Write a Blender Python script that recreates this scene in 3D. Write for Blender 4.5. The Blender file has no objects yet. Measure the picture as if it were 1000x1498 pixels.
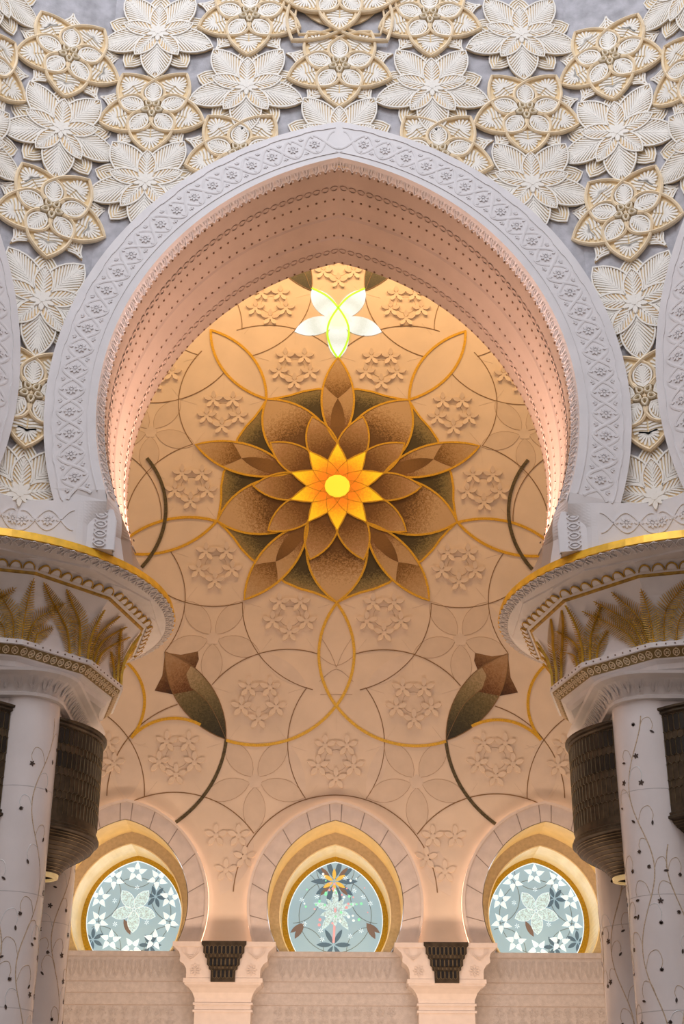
import bpy, bmesh, math, random
from mathutils import Matrix, Vector
random.seed(7)
R_ = math.radians
scene = bpy.context.scene
COL = scene.collection

# ------------------------------------------------------------------ camera
EYE = 1.6
cam_d = bpy.data.cameras.new('camera')
cam = bpy.data.objects.new('camera', cam_d)
COL.objects.link(cam)
cam_d.sensor_fit = 'HORIZONTAL'
cam_d.sensor_width = 36.0
cam_d.lens = 2.1 * 36.0
cam_d.shift_x = 0.007
cam_d.clip_end = 500
cam.matrix_world = Matrix.Translation((0, 0, EYE)) @ Matrix.Rotation(R_(90 + 25.85), 4, 'X') @ Matrix.Rotation(0.005, 4, 'Z')
scene.camera = cam

# ------------------------------------------------------------------ world, large lights, exposure
world = bpy.data.worlds.new('world')
scene.world = world
world.use_nodes = True
bgn = world.node_tree.nodes['Background']
bgn.inputs[0].default_value = (0.87, 0.90, 1.0, 1)
bgn.inputs[1].default_value = 1.32

vs = scene.view_settings
vs.view_transform = 'Standard'
vs.look = 'None'
vs.exposure = 0.0
vs.gamma = 1.0
vs.use_curve_mapping = False


def area(name, loc, target, size, size_y, energy, color):
    d = bpy.data.lights.new(name, 'AREA')
    d.shape = 'RECTANGLE'
    d.size = size
    d.size_y = size_y
    d.energy = energy
    d.color = color
    o = bpy.data.objects.new(name, d)
    COL.objects.link(o)
    o.location = loc
    o.rotation_euler = (Vector(target) - Vector(loc)).to_track_quat('-Z', 'Y').to_euler()
    return o


# daylight from the windows of the dome drum high above the hall
area('dome_daylight', (-4, 6, 40), (0, 24, 20), 12, 8, 2800, (0.92, 0.94, 1.0))
# warm cove at the head of the end wall
area('cove_wash', (0, 31.4, 32.2), (0, 36, 15), 22, 1.2, 1950, (1.0, 0.61, 0.27))
# warm lamps of the bay, low down, shining up on the end wall
area('bay_uplight', (0, 29.6, 3.0), (0, 36, 12), 16, 1.0, 720, (1.0, 0.70, 0.50))

# ------------------------------------------------------------------ materials
MATS = {}


def mat(name, base, rough=0.5, metal=0.0, var=0.06, scale=6.0, bump=0.0, bscale=40.0, emit=None, estr=0.0, var2=None, trans=0.0):
    if name in MATS:
        return MATS[name]
    m = bpy.data.materials.new(name)
    m.use_nodes = True
    nt = m.node_tree
    N, L = nt.nodes, nt.links
    b = N['Principled BSDF']
    b.inputs['Roughness'].default_value = rough
    b.inputs['Metallic'].default_value = metal
    tc = N.new('ShaderNodeTexCoord')
    nz = N.new('ShaderNodeTexNoise')
    nz.inputs['Scale'].default_value = scale
    nz.inputs['Detail'].default_value = 5
    L.new(tc.outputs['Object'], nz.inputs['Vector'])
    rp = N.new('ShaderNodeValToRGB')
    c2 = var2 if var2 else tuple(max(0, c * (1 - 2 * var)) for c in base)
    c1 = tuple(min(1, c * (1 + var)) for c in base)
    rp.color_ramp.elements[0].position = 0.3
    rp.color_ramp.elements[1].position = 0.7
    rp.color_ramp.elements[0].color = (*c2, 1)
    rp.color_ramp.elements[1].color = (*c1, 1)
    L.new(nz.outputs['Fac'], rp.inputs['Fac'])
    L.new(rp.outputs['Color'], b.inputs['Base Color'])
    if emit:
        b.inputs['Emission Color'].default_value = (*emit, 1)
        b.inputs['Emission Strength'].default_value = estr
    if bump > 0:
        n2 = N.new('ShaderNodeTexNoise')
        n2.inputs['Scale'].default_value = bscale
        n2.inputs['Detail'].default_value = 3
        L.new(tc.outputs['Object'], n2.inputs['Vector'])
        bp = N.new('ShaderNodeBump')
        bp.inputs['Strength'].default_value = bump
        bp.inputs['Distance'].default_value = 0.02
        L.new(n2.outputs['Fac'], bp.inputs['Height'])
        L.new(bp.outputs['Normal'], b.inputs['Normal'])
    MATS[name] = m
    return m


def radial(name, stops, rough=0.45, grain=32.0, gamt=0.45, estr=0.0, axis=None):
    """mosaic: colour by distance from the object's origin (or along a local axis), broken up by tesserae grain"""
    if name in MATS:
        return MATS[name]
    m = bpy.data.materials.new(name)
    m.use_nodes = True
    nt = m.node_tree
    N, L = nt.nodes, nt.links
    b = N['Principled BSDF']
    b.inputs['Roughness'].default_value = rough
    tc = N.new('ShaderNodeTexCoord')
    if axis is None:
        vm = N.new('ShaderNodeVectorMath')
        vm.operation = 'LENGTH'
        L.new(tc.outputs['Object'], vm.inputs[0])
        val = vm.outputs['Value']
    else:
        sx = N.new('ShaderNodeSeparateXYZ')
        L.new(tc.outputs['Object'], sx.inputs[0])
        val = sx.outputs[axis]
    vo = N.new('ShaderNodeTexVoronoi')
    vo.inputs['Scale'].default_value = grain
    L.new(tc.outputs['Object'], vo.inputs['Vector'])
    lo, hi = stops[0][0], stops[-1][0]
    mr = N.new('ShaderNodeMapRange')
    mr.inputs[1].default_value = lo
    mr.inputs[2].default_value = hi
    L.new(val, mr.inputs[0])
    sep = N.new('ShaderNodeSeparateColor')
    L.new(vo.outputs['Color'], sep.inputs[0])
    ma = N.new('ShaderNodeMath')
    ma.operation = 'MULTIPLY_ADD'
    ma.inputs[1].default_value = gamt * 0.5
    L.new(sep.outputs[0], ma.inputs[0])
    sb = N.new('ShaderNodeMath')
    sb.operation = 'SUBTRACT'
    sb.inputs[1].default_value = gamt * 0.25
    L.new(mr.outputs[0], sb.inputs[0])
    L.new(sb.outputs[0], ma.inputs[2])
    rp = N.new('ShaderNodeValToRGB')
    els = rp.color_ramp.elements
    els[0].position = 0
    els[0].color = (*stops[0][1], 1)
    els[1].position = 1
    els[1].color = (*stops[-1][1], 1)
    for s, c in stops[1:-1]:
        e = els.new((s - lo) / (hi - lo))
        e.color = (*c, 1)
    L.new(ma.outputs[0], rp.inputs['Fac'])
    L.new(rp.outputs['Color'], b.inputs['Base Color'])
    if estr > 0:
        L.new(rp.outputs['Color'], b.inputs['Emission Color'])
        b.inputs['Emission Strength'].default_value = estr
    MATS[name] = m
    return m


M_wallgrey = mat('grey_marble_field', (0.46, 0.45, 0.48), 0.6, var=0.16, scale=3.5, bump=0.25, bscale=30)
M_cream = mat('cream_carved_stone', (0.90, 0.86, 0.78), 0.55, var=0.03, scale=5)
M_ochre = mat('ochre_recess', (0.78, 0.58, 0.30), 0.6, var=0.12, scale=7, var2=(0.80, 0.66, 0.44))
M_pale_ochre = mat('pale_ochre_recess', (0.76, 0.54, 0.27), 0.6, var=0.10, scale=2.5, var2=(0.80, 0.66, 0.46))
M_strap = mat('strap_cream_gold', (0.93, 0.75, 0.50), 0.5, var=0.05)
M_strap_hi = mat('strap_ridge', (0.90, 0.80, 0.62), 0.5, var=0.03)
M_white = mat('white_marble', (0.78, 0.75, 0.75), 0.45, var=0.03, scale=2)
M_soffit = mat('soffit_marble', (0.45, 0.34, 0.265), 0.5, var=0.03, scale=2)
M_carve = mat('carved_white_marble', (0.76, 0.73, 0.73), 0.5, var=0.03, scale=3)
M_stud = mat('dark_stud', (0.16, 0.08, 0.04), 0.4, var=0.1)
M_warm = mat('beige_wall_marble', (0.80, 0.67, 0.54), 0.5, var=0.04, scale=1.2)
M_petalpanel = mat('petal_inlay_marble', (0.735, 0.61, 0.49), 0.45, var=0.04, scale=2)
M_petalpanel2 = mat('petal_inlay_pale', (0.77, 0.65, 0.54), 0.45, var=0.04, scale=2)
M_star = mat('star_relief_marble', (0.80, 0.67, 0.54), 0.5, var=0.02, scale=3)
M_line = mat('bronze_line', (0.26, 0.15, 0.06), 0.45, var=0.1)
M_fine = mat('fine_joint', (0.52, 0.38, 0.26), 0.5, var=0.1)
M_gold = mat('gold_mosaic', (0.83, 0.50, 0.045), 0.32, metal=0.25, var=0.12, scale=30)
M_darkline = mat('dark_green_mosaic', (0.11, 0.085, 0.035), 0.5, var=0.3, scale=20)
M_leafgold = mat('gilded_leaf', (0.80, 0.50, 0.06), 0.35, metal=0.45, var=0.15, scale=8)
M_leafdark = mat('gilded_leaf_dark', (0.50, 0.29, 0.035), 0.42, metal=0.3, var=0.2, scale=10)  # darker gold of leaflets, scallop edges and fillet
M_rim = mat('gold_rim', (0.82, 0.45, 0.02), 0.38, metal=0.3, var=0.12, scale=5)
M_capital = mat('capital_marble', (0.80, 0.75, 0.73), 0.5, var=0.03, scale=3)
M_shaft = mat('polished_shaft_marble', (0.77, 0.71, 0.69), 0.14, var=0.03, scale=1.5)
M_joint = mat('shaft_joint', (0.52, 0.48, 0.47), 0.5)
M_bronze = mat('dark_bronze', (0.085, 0.062, 0.038), 0.42, metal=0.55, var=0.2, scale=8)
M_bronze_hi = mat('bronze_lattice', (0.21, 0.155, 0.085), 0.38, metal=0.65, var=0.15, scale=8)
M_black = mat('grille_void_shade', (0.012, 0.010, 0.008), 0.25)  # near-black colour stands in for the shade inside open grille cells
M_vine = mat('vine_inlay', (0.58, 0.44, 0.30), 0.3, var=0.2, scale=30)
M_pearl = mat('mother_of_pearl', (0.85, 0.86, 0.86), 0.1, metal=0.3, var=0.1, scale=60)
M_leafinlay = mat('dark_leaf_inlay', (0.07, 0.045, 0.035), 0.25, var=0.3, scale=30)
M_arch = mat('voussoir_stone', (0.74, 0.65, 0.60), 0.6, var=0.05, scale=4, bump=0.15, bscale=60)
M_reveal = mat('yellow_reveal_stone', (0.80, 0.62, 0.34), 0.35, var=0.05, scale=3)
M_ring2 = mat('inner_ring_stone', (0.52, 0.42, 0.30), 0.6, var=0.08, scale=12, bump=0.2, bscale=80)
M_polish = mat('polished_cream_reveal', (0.88, 0.78, 0.58), 0.22, var=0.03)
M_goldframe = mat('gold_window_frame', (0.52, 0.31, 0.02), 0.4, metal=0.4, var=0.15, scale=20)
M_lowwall = mat('lower_wall_stone', (0.56, 0.51, 0.48), 0.6, var=0.06, scale=10, bump=0.3, bscale=55)
M_pil = mat('pilaster_marble', (0.80, 0.70, 0.63), 0.4, var=0.03)
M_floor = mat('carpet', (0.26, 0.21, 0.17), 0.9, var=0.15)
M_led = mat('cove_lamp', (1, 0.8, 0.7), 0.5, emit=(1.0, 0.68, 0.52), estr=1.7)
M_lampglow = mat('lamp_glow', (0.9, 0.75, 0.45), 0.4, emit=(1.0, 0.68, 0.28), estr=0.25)
M_wstar = radial('lit_white_glass', [(0.0, (0.96, 0.86, 0.62)), (0.3, (0.95, 0.90, 0.72)), (0.42, (0.93, 0.95, 0.88)), (0.75, (0.72, 0.76, 0.66)), (1.1, (0.93, 0.97, 0.93)), (1.4, (0.95, 1, 0.97))], estr=0.95, gamt=0.15)
_b = M_wstar.node_tree.nodes['Principled BSDF']
M_wstar.node_tree.links.remove(_b.inputs['Base Color'].links[0])
_b.inputs['Base Color'].default_value = (0.12, 0.14, 0.15, 1)
M_green = mat('lit_green_glass', (0.40, 0.80, 0.05), 0.3, emit=(0.42, 0.85, 0.03), estr=0.62)
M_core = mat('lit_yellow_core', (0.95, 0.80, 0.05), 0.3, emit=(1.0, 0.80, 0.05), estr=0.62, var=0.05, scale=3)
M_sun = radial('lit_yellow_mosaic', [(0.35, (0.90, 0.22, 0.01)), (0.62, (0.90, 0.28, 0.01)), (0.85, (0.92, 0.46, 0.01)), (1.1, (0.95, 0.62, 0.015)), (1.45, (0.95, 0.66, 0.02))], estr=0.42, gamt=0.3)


def glassmat(name, col, ecol, rough=0.12, estr=1.0, scale=4, spark=False):
    """daylit stained glass: glows with the daylight behind it, glossy on the face"""
    m = bpy.data.materials.new(name)
    m.use_nodes = True
    N, L = m.node_tree.nodes, m.node_tree.links
    b = N['Principled BSDF']
    b.inputs['Base Color'].default_value = (*col, 1)
    b.inputs['Roughness'].default_value = rough
    tc = N.new('ShaderNodeTexCoord')
    nz = N.new('ShaderNodeTexVoronoi' if spark else 'ShaderNodeTexNoise')
    nz.inputs['Scale'].default_value = scale
    L.new(tc.outputs['Object'], nz.inputs['Vector'])
    rp = N.new('ShaderNodeValToRGB')
    rp.color_ramp.elements[0].color = (*[c * (0.35 if spark else 0.85) for c in ecol], 1)
    rp.color_ramp.elements[1].color = (*ecol, 1)
    if spark:
        sp_ = N.new('ShaderNodeSeparateColor')
        L.new(nz.outputs['Color'], sp_.inputs[0])
        L.new(sp_.outputs[0], rp.inputs['Fac'])
    else:
        L.new(nz.outputs['Fac'], rp.inputs['Fac'])
    L.new(rp.outputs['Color'], b.inputs['Emission Color'])
    b.inputs['Emission Strength'].default_value = estr
    MATS[name] = m
    return m


G_pane = glassmat('frosted_pane', (0.18, 0.23, 0.26), (0.25, 0.38, 0.45), scale=1.2)
G_white = glassmat('white_star_glass', (0.4, 0.42, 0.42), (0.66, 0.78, 0.84), scale=4)
G_glit = glassmat('glitter_glass', (0.3, 0.36, 0.38), (0.52, 0.74, 0.80), 0.1, 1.0, 42, True)
G_blue = glassmat('slate_leaf_glass', (0.05, 0.07, 0.09), (0.07, 0.12, 0.16), scale=6)
G_brown = glassmat('brown_leaf_glass', (0.08, 0.05, 0.03), (0.17, 0.11, 0.085), scale=6)
G_amber = glassmat('amber_glass', (0.4, 0.28, 0.05), (0.58, 0.36, 0.07), scale=6)
G_pink = glassmat('pink_glass', (0.4, 0.2, 0.2), (0.66, 0.30, 0.32), scale=6)
G_green = glassmat('green_glass', (0.15, 0.4, 0.25), (0.22, 0.66, 0.40), scale=6)
G_line = mat('glass_leading', (0.16, 0.20, 0.21), 0.4)

# brown mosaics of the rosette
TAN, BRN, DRK = (0.60, 0.42, 0.235), (0.35, 0.20, 0.07), (0.13, 0.06, 0.012)
OLV, OLD = (0.24, 0.19, 0.07), (0.06, 0.045, 0.013)
M_mid = radial('rosette_mid_mosaic', [(1.5, DRK), (2.05, DRK), (2.4, BRN), (2.9, TAN), (3.6, TAN)])
M_inner = radial('rosette_inner_mosaic', [(0.9, DRK), (1.30, (0.20, 0.09, 0.02)), (1.65, BRN), (2.0, (0.47, 0.28, 0.13)), (2.4, TAN)])
M_back = radial('rosette_back_mosaic', [(2.2, OLD), (2.75, OLD), (3.1, OLV), (3.5, (0.40, 0.28, 0.12))])
M_opt = radial('rosette_outer_tip_mosaic', [(2.6, (0.13, 0.06, 0.012)), (3.1, (0.22, 0.11, 0.025)), (3.45, (0.44, 0.27, 0.11)), (4.3, TAN)])
M_ops = radial('rosette_outer_side_mosaic', [(1.4, (0.16, 0.07, 0.02)), (2.0, (0.25, 0.12, 0.04)), (2.5, (0.50, 0.33, 0.16)), (3.2, (0.58, 0.40, 0.22))])
M_opl = radial('rosette_outer_lens_mosaic', [(1.4, (0.16, 0.075, 0.02)), (2.1, (0.24, 0.12, 0.03)), (2.9, (0.15, 0.07, 0.015))])
M_tul_a = radial('tulip_leaf_mosaic', [(-1.5, (0.018, 0.017, 0.008)), (-0.7, (0.06, 0.052, 0.018)), (0.1, (0.17, 0.135, 0.055)), (0.8, (0.40, 0.30, 0.17))], axis=1)
M_tul_a2 = radial('tulip_front_leaf_mosaic', [(-1.5, (0.02, 0.018, 0.008)), (-0.8, (0.09, 0.075, 0.028)), (0.0, (0.24, 0.19, 0.085)), (0.7, (0.46, 0.35, 0.21))], axis=1)
M_tul_b = radial('tulip_petal_mosaic', [(-0.1, (0.05, 0.018, 0.005)), (0.3, (0.16, 0.065, 0.018)), (0.8, (0.34, 0.19, 0.085)), (1.5, (0.48, 0.32, 0.18))], axis=1)
M_tul_c = radial('tulip_sepal_mosaic', [(0.3, (0.03, 0.012, 0.004)), (0.7, (0.12, 0.05, 0.015)), (1.3, (0.34, 0.20, 0.09))], axis=1)


# ------------------------------------------------------------------ mesh helpers
class MB:
    def __init__(s):
        s.v = []
        s.f = []

    def add(s, verts, faces):
        o = len(s.v)
        s.v += [tuple(p) for p in verts]
        s.f += [tuple(i + o for i in f) for f in faces]

    def poly(s, pts, z0, z1, shrink=0.0, bottom=False):
        """extruded plate of a 2-D outline; shrink pulls the top edge in (bevel)"""
        n = len(pts)
        if shrink:
            cx = sum(p[0] for p in pts) / n
            cy = sum(p[1] for p in pts) / n
            top = [(cx + (x - cx) * (1 - shrink), cy + (y - cy) * (1 - shrink)) for x, y in pts]
        else:
            top = pts
        a = sum(pts[i][0] * pts[(i + 1) % n][1] - pts[(i + 1) % n][0] * pts[i][1] for i in range(n))
        vs_ = [(x, y, z0) for x, y in pts] + [(x, y, z1) for x, y in top]
        fs = [(i, (i + 1) % n, n + (i + 1) % n, n + i) for i in range(n)]
        tp = tuple(range(n, 2 * n))
        bt = tuple(reversed(range(n)))
        if a < 0:
            fs = [tuple(reversed(f)) for f in fs]
            tp = tuple(reversed(tp))
            bt = tuple(reversed(bt))
        fs.append(tp)
        if bottom:
            fs.append(bt)
        s.add(vs_, fs)

    def ribbon(s, path, w, z0, z1, closed=False, crown=0.0):
        """raised band following a 2-D path; crown lifts a centre ridge"""
        n = len(path)
        L, Rr, C = [], [], []
        for i in range(n):
            if closed:
                a, b = path[i - 1], path[(i + 1) % n]
            else:
                a, b = path[max(0, i - 1)], path[min(n - 1, i + 1)]
            dx, dy = b[0] - a[0], b[1] - a[1]
            l = math.hypot(dx, dy) or 1e-9
            nx, ny = -dy / l * w / 2, dx / l * w / 2
            x, y = path[i]
            L.append((x + nx, y + ny))
            Rr.append((x - nx, y - ny))
            C.append((x, y))
        vs_ = [(x, y, z0) for x, y in L] + [(x, y, z1) for x, y in L] + [(x, y, z1) for x, y in Rr] + [(x, y, z0) for x, y in Rr]
        if crown:
            vs_ += [(x, y, z1 + crown) for x, y in C]
        fs = []
        m = n if closed else n - 1
        for i in range(m):
            j = (i + 1) % n
            fs.append((i, n + i, n + j, j))
            if crown:
                fs.append((n + i, 4 * n + i, 4 * n + j, n + j))
                fs.append((4 * n + i, 2 * n + i, 2 * n + j, 4 * n + j))
            else:
                fs.append((n + i, 2 * n + i, 2 * n + j, n + j))
            fs.append((2 * n + i, 3 * n + i, 3 * n + j, 2 * n + j))
        if not closed:
            fs.append((0, 3 * n, 2 * n, n))
            e = n - 1
            fs.append((e, n + e, 2 * n + e, 3 * n + e))
        s.add(vs_, [tuple(reversed(f)) for f in fs])

    def box(s, x0, x1, y0, y1, z0, z1):
        s.add([(x0, y0, z0), (x1, y0, z0), (x1, y1, z0), (x0, y1, z0), (x0, y0, z1), (x1, y0, z1), (x1, y1, z1), (x0, y1, z1)],
              [(0, 3, 2, 1), (4, 5, 6, 7), (0, 1, 5, 4), (1, 2, 6, 5), (2, 3, 7, 6), (3, 0, 4, 7)])

    def loft(s, rings, closed=True, cap0=False, cap1=False, flip=False):
        n = len(rings[0])
        vs_ = [p for r in rings for p in r]
        fs = []
        m = n if closed else n - 1
        for k in range(len(rings) - 1):
            for i in range(m):
                j = (i + 1) % n
                fs.append((k * n + i, k * n + j, (k + 1) * n + j, (k + 1) * n + i))
        if cap0:
            fs.append(tuple(reversed(range(n))))
        if cap1:
            fs.append(tuple(range((len(rings) - 1) * n, len(rings) * n)))
        if flip:
            fs = [tuple(reversed(f)) for f in fs]
        s.add(vs_, fs)

    def mesh(s, name, smooth=False, fix=False):
        me = bpy.data.meshes.new(name)
        me.from_pydata(s.v, [], s.f)
        if fix:
            bm = bmesh.new()
            bm.from_mesh(me)
            bmesh.ops.recalc_face_normals(bm, faces=bm.faces)
            bm.to_mesh(me)
            bm.free()
        me.update()
        if smooth:
            me.polygons.foreach_set('use_smooth', [True] * len(me.polygons))
        return me


def setmat(me, m):
    me.materials.clear()
    me.materials.append(m)
    return me


def obj(name, data, m=None, parent=None, mw=None, kind=None):
    """link ONE mesh object; mw is its matrix (local to the parent when there is one)"""
    if isinstance(data, MB):
        data = data.mesh(name)
    if data is not None and m is not None:
        setmat(data, m)
    o = bpy.data.objects.new(name, data)
    COL.objects.link(o)
    if parent is not None:
        o.parent = parent
    if mw is not None:
        if parent is not None:
            o.matrix_basis = mw
        else:
            o.matrix_basis = mw
    if kind:
        o['kind'] = kind
    return o


def tag(o, label, cat, group=None):
    o['label'] = label
    o['category'] = cat
    if group:
        o['group'] = group
    return o


def struct(o):
    o['kind'] = 'structure'
    return o


def copy_tree(o, parent=None, keep=True):
    c = o.copy()
    COL.objects.link(c)
    c.parent = parent
    for ch in list(o.children):
        d = copy_tree(ch, c)
        d.matrix_basis = ch.matrix_basis.copy()
    return c


T = Matrix.Translation


def RZ(a):
    return Matrix.Rotation(R_(a), 4, 'Z')


RX90 = Matrix.Rotation(R_(90), 4, 'X')


def rot2(p, a):
    a = R_(a)
    return (p[0] * math.cos(a) - p[1] * math.sin(a), p[0] * math.sin(a) + p[1] * math.cos(a))


def vesica(p, q, sag, n=9):
    """lens outline from p to q with half width sag"""
    dx, dy = q[0] - p[0], q[1] - p[1]
    c = math.hypot(dx, dy)
    ux, uy = dx / c, dy / c
    r = ((c / 2) ** 2 + sag ** 2) / (2 * sag)
    d = r - sag
    pts = []
    for side in (1, -1):
        for i in range(n):
            t = i / n
            s_ = t * c if side == 1 else (1 - t) * c
            hgt = math.sqrt(max(0, r * r - (s_ - c / 2) ** 2)) - d
            hgt *= -side
            pts.append((p[0] + ux * s_ - uy * hgt, p[1] + uy * s_ + ux * hgt))
    return pts


def arc(cx, cy, r, a0, a1, n=24):
    return [(cx + r * math.cos(R_(a0 + (a1 - a0) * i / n)), cy + r * math.sin(R_(a0 + (a1 - a0) * i / n))) for i in range(n + 1)]


def arc_between(c, p, q, n=24):
    """minor arc round c from p to q (radius blended between the two ends)"""
    a0 = math.atan2(p[1] - c[1], p[0] - c[0])
    a1 = math.atan2(q[1] - c[1], q[0] - c[0])
    while a1 - a0 > math.pi:
        a1 -= 2 * math.pi
    while a1 - a0 < -math.pi:
        a1 += 2 * math.pi
    r0, r1 = math.hypot(p[0] - c[0], p[1] - c[1]), math.hypot(q[0] - c[0], q[1] - c[1])
    out = []
    for i in range(n + 1):
        t = i / n
        a, r = a0 + (a1 - a0) * t, r0 + (r1 - r0) * t
        out.append((c[0] + r * math.cos(a), c[1] + r * math.sin(a)))
    return out


def smooth_path(pts, n=6):
    out = []
    P = [pts[0]] + list(pts) + [pts[-1]]
    for i in range(1, len(P) - 2):
        p0, p1, p2, p3 = P[i - 1], P[i], P[i + 1], P[i + 2]
        for k in range(n):
            t = k / n
            out.append(tuple(0.5 * (2 * b + (c - a) * t + (2 * a - 5 * b + 4 * c - d) * t * t + (3 * b - a - 3 * c + d) * t ** 3)
                             for a, b, c, d in zip(p0, p1, p2, p3)))
    out.append(tuple(pts[-1]))
    return out


# ------------------------------------------------------------------ the octagonal hall: frames of its walls
C0Y = 9.5           # centre of the octagon, in front of the camera
APO = 14.5          # wall face distance from it
BACKY = 36.0        # end wall face


def facet(beta):
    return T((0, C0Y, 0)) @ RZ(beta)


def on_facet(beta, x, h, d=0.0, dist=APO):
    """frame of an ornament: local x along the wall, y up, z out of the wall"""
    return facet(beta) @ T((x, dist - d, h + EYE)) @ RX90


def on_back(x, h, d=0.0, y=BACKY):
    return T((x, y - d, h + EYE)) @ RX90


XC, YC = 7.0, 26.4               # axis of the clustered columns
ARCH_S = (1.48, 13.93, 5.97)     # soffit: centre offset, springing height, radius
ARCH_M = (1.48, 13.72, 6.04)     # inner edge of the carved band
ARCH_O = (1.285, 13.81, 6.83)     # outer edge of the carved band
FOOT = 10.72


def arch_half(A, hfoot, n=40):
    """left half of a two-centred horseshoe arch, apex first"""
    e, hc, r = A
    a0 = math.acos(e / r)
    a1 = math.asin((hfoot - hc) / r)
    return [(e - r * math.cos(a0 + (a1 - a0) * i / n), hc + r * math.sin(a0 + (a1 - a0) * i / n)) for i in range(n + 1)]


def arch_full(A, hfoot, n=40):
    l = arch_half(A, hfoot, n)
    return list(reversed(l)) + [(-x, y) for x, y in l[1:]]


def foot_pull(v, rad=3.70):
    """draw the foot of the arch in so that it stands on the round capital"""
    x, h, z = v
    if h > 11.7:
        return v
    Y = C0Y + APO - z
    sx = -1 if x < 0 else 1
    dx, dy = x - sx * XC, Y - YC
    l = math.hypot(dx, dy)
    if l < rad:
        return v
    k = min(1, (11.7 - h) / 0.55)
    q = 1 + k * (rad / l - 1)
    return (sx * XC + dx * q, h, C0Y + APO - (YC + dy * q))


def pulled(mb):
    mb.v = [foot_pull(v) for v in mb.v]
    return mb


# ------------------------------------------------------------------ structure: floor, ceiling, side walls
mb = MB()
mb.box(-21.3, 21.3, -8.3, 36.4, -0.3, 0)
struct(obj('floor', mb, M_floor))
mb = MB()
mb.box(-22, 22, 24.2, 36.6, 33.0, 33.4)
struct(obj('ceiling', mb, M_warm))
for s, nm in ((-1, 'wall_end_left'), (1, 'wall_end_right')):
    mb = MB()
    mb.box(s * 21 - 0.3, s * 21 + 0.3, -8, 37, 0, 33)
    struct(obj(nm, mb, M_warm))

mb = MB()
mb.box(-21, 21, -8.3, -8, 0, 33)
struct(obj('wall_entrance', mb, M_white))

# walls of the hall with the great arch
ZTOP = 33.0
walls = {}
for beta, nm in ((0, 'wall_front'), (45, 'wall_left'), (-45, 'wall_right')):
    inner = arch_full(ARCH_S, FOOT)
    out = [(-5.0, FOOT), (-5.0, ZTOP - EYE), (5.0, ZTOP - EYE), (5.0, FOOT)]
    pts = out + list(reversed(inner))
    n = len(pts)
    me_v = [(x, APO, h + EYE) for x, h in pts] + [(x, APO + 3.45, h + EYE) for x, h in pts]
    ni = len(inner)
    lst = list(range(n))
    f_front = []
    # strips between the outline and the arch, so that no face is concave
    mbw = MB()
    half = arch_half(ARCH_S, FOOT, 120)
    for s in (-1, 1):
        for y in (APO, APO + 3.45):
            prev = None
            for (x, h) in half:
                k = abs(x)
                row = ((s * k, y, h + EYE), (s * 5.0, y, h + EYE))
                if prev:
                    mbw.add([prev[0], prev[1], row[1], row[0]], [(0, 1, 2, 3)])
                prev = row
            hA = half[0][1]
            if s == -1:
                mbw.add([(-5, y, hA + EYE), (5, y, hA + EYE), (5, y, ZTOP), (-5, y, ZTOP)], [(0, 1, 2, 3)])
    mbw.v = [(lambda q: (q[0], APO - q[2], q[1] + EYE))(foot_pull((x, z - EYE, APO - y), 3.45)) for x, y, z in mbw.v]
    wall = struct(obj(nm, mbw.mesh(nm, fix=False), M_wallgrey, mw=facet(beta)))
    walls[beta] = wall

# corner strips between the walls
for s, nm in ((-1, 'wall_corner_left'), (1, 'wall_corner_right')):
    a = R_(45)
    p = [(5.0, APO), (-5 * math.cos(a) + APO * math.sin(a), 5 * math.sin(a) + APO * math.cos(a)),
         (-5 * math.cos(a) + (APO + 3.45) * math.sin(a), 5 * math.sin(a) + (APO + 3.45) * math.cos(a)), (5.0, APO + 3.45)]
    mb = MB()
    mb.poly([(s * x, y + C0Y) for x, y in p], FOOT + EYE, ZTOP, bottom=True)
    struct(obj(nm, mb, M_wallgrey))

# ------------------------------------------------------------------ carved band (archivolt), moulding and soffit of the arch
PROUD = 0.45


def band_plate():
    """front band between the outer and inner arch line, with the flat foot below the carved field"""
    mb = MB()
    hf = 11.62
    n = 44
    o = arch_half(ARCH_O, hf, n)
    i_ = arch_half(ARCH_M, hf, n)
    low = arch_half(ARCH_M, FOOT, 180)
    low = [p for p in low if p[1] <= hf]
    ends = [i_[-1]] + low
    for s in (-1, 1):
        def P(p, z):
            return (-s * p[0] * -1 if False else s * abs(p[0]), p[1], z)
        for k in range(n):
            mb.add([P(o[k], PROUD), P(o[k + 1], PROUD), P(i_[k + 1], PROUD), P(i_[k], PROUD)], [(0, 1, 2, 3) if s < 0 else (3, 2, 1, 0)])
            mb.add([P(o[k], PROUD), P(o[k + 1], PROUD), P(o[k + 1], -0.5), P(o[k], -0.5)], [(3, 2, 1, 0) if s < 0 else (0, 1, 2, 3)])
        xo = 5.82
        for k in range(len(ends) - 1):
            a, b = ends[k], ends[k + 1]
            xs = [xo] + [4.72 + (abs(a[0]) - 4.72) * t_ / 6 for t_ in range(7)]
            xt = [xo] + [4.72 + (abs(b[0]) - 4.72) * t_ / 6 for t_ in range(7)]
            for j_ in range(7):
                pa, pb, qa, qb = (xs[j_], a[1]), (xt[j_], b[1]), (xs[j_ + 1], a[1]), (xt[j_ + 1], b[1])
                mb.add([P(pa, PROUD), P(pb, PROUD), P(qb, PROUD), P(qa, PROUD)], [(0, 1, 2, 3) if s < 0 else (3, 2, 1, 0)])
        a = ends[0]
        mb.add([P((xo, hf), PROUD), P((o[-1][0], hf), PROUD), P((o[-1][0], hf), -0.6), P((xo, hf), -0.6)], [(0, 1, 2, 3)])
    return mb


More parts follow.
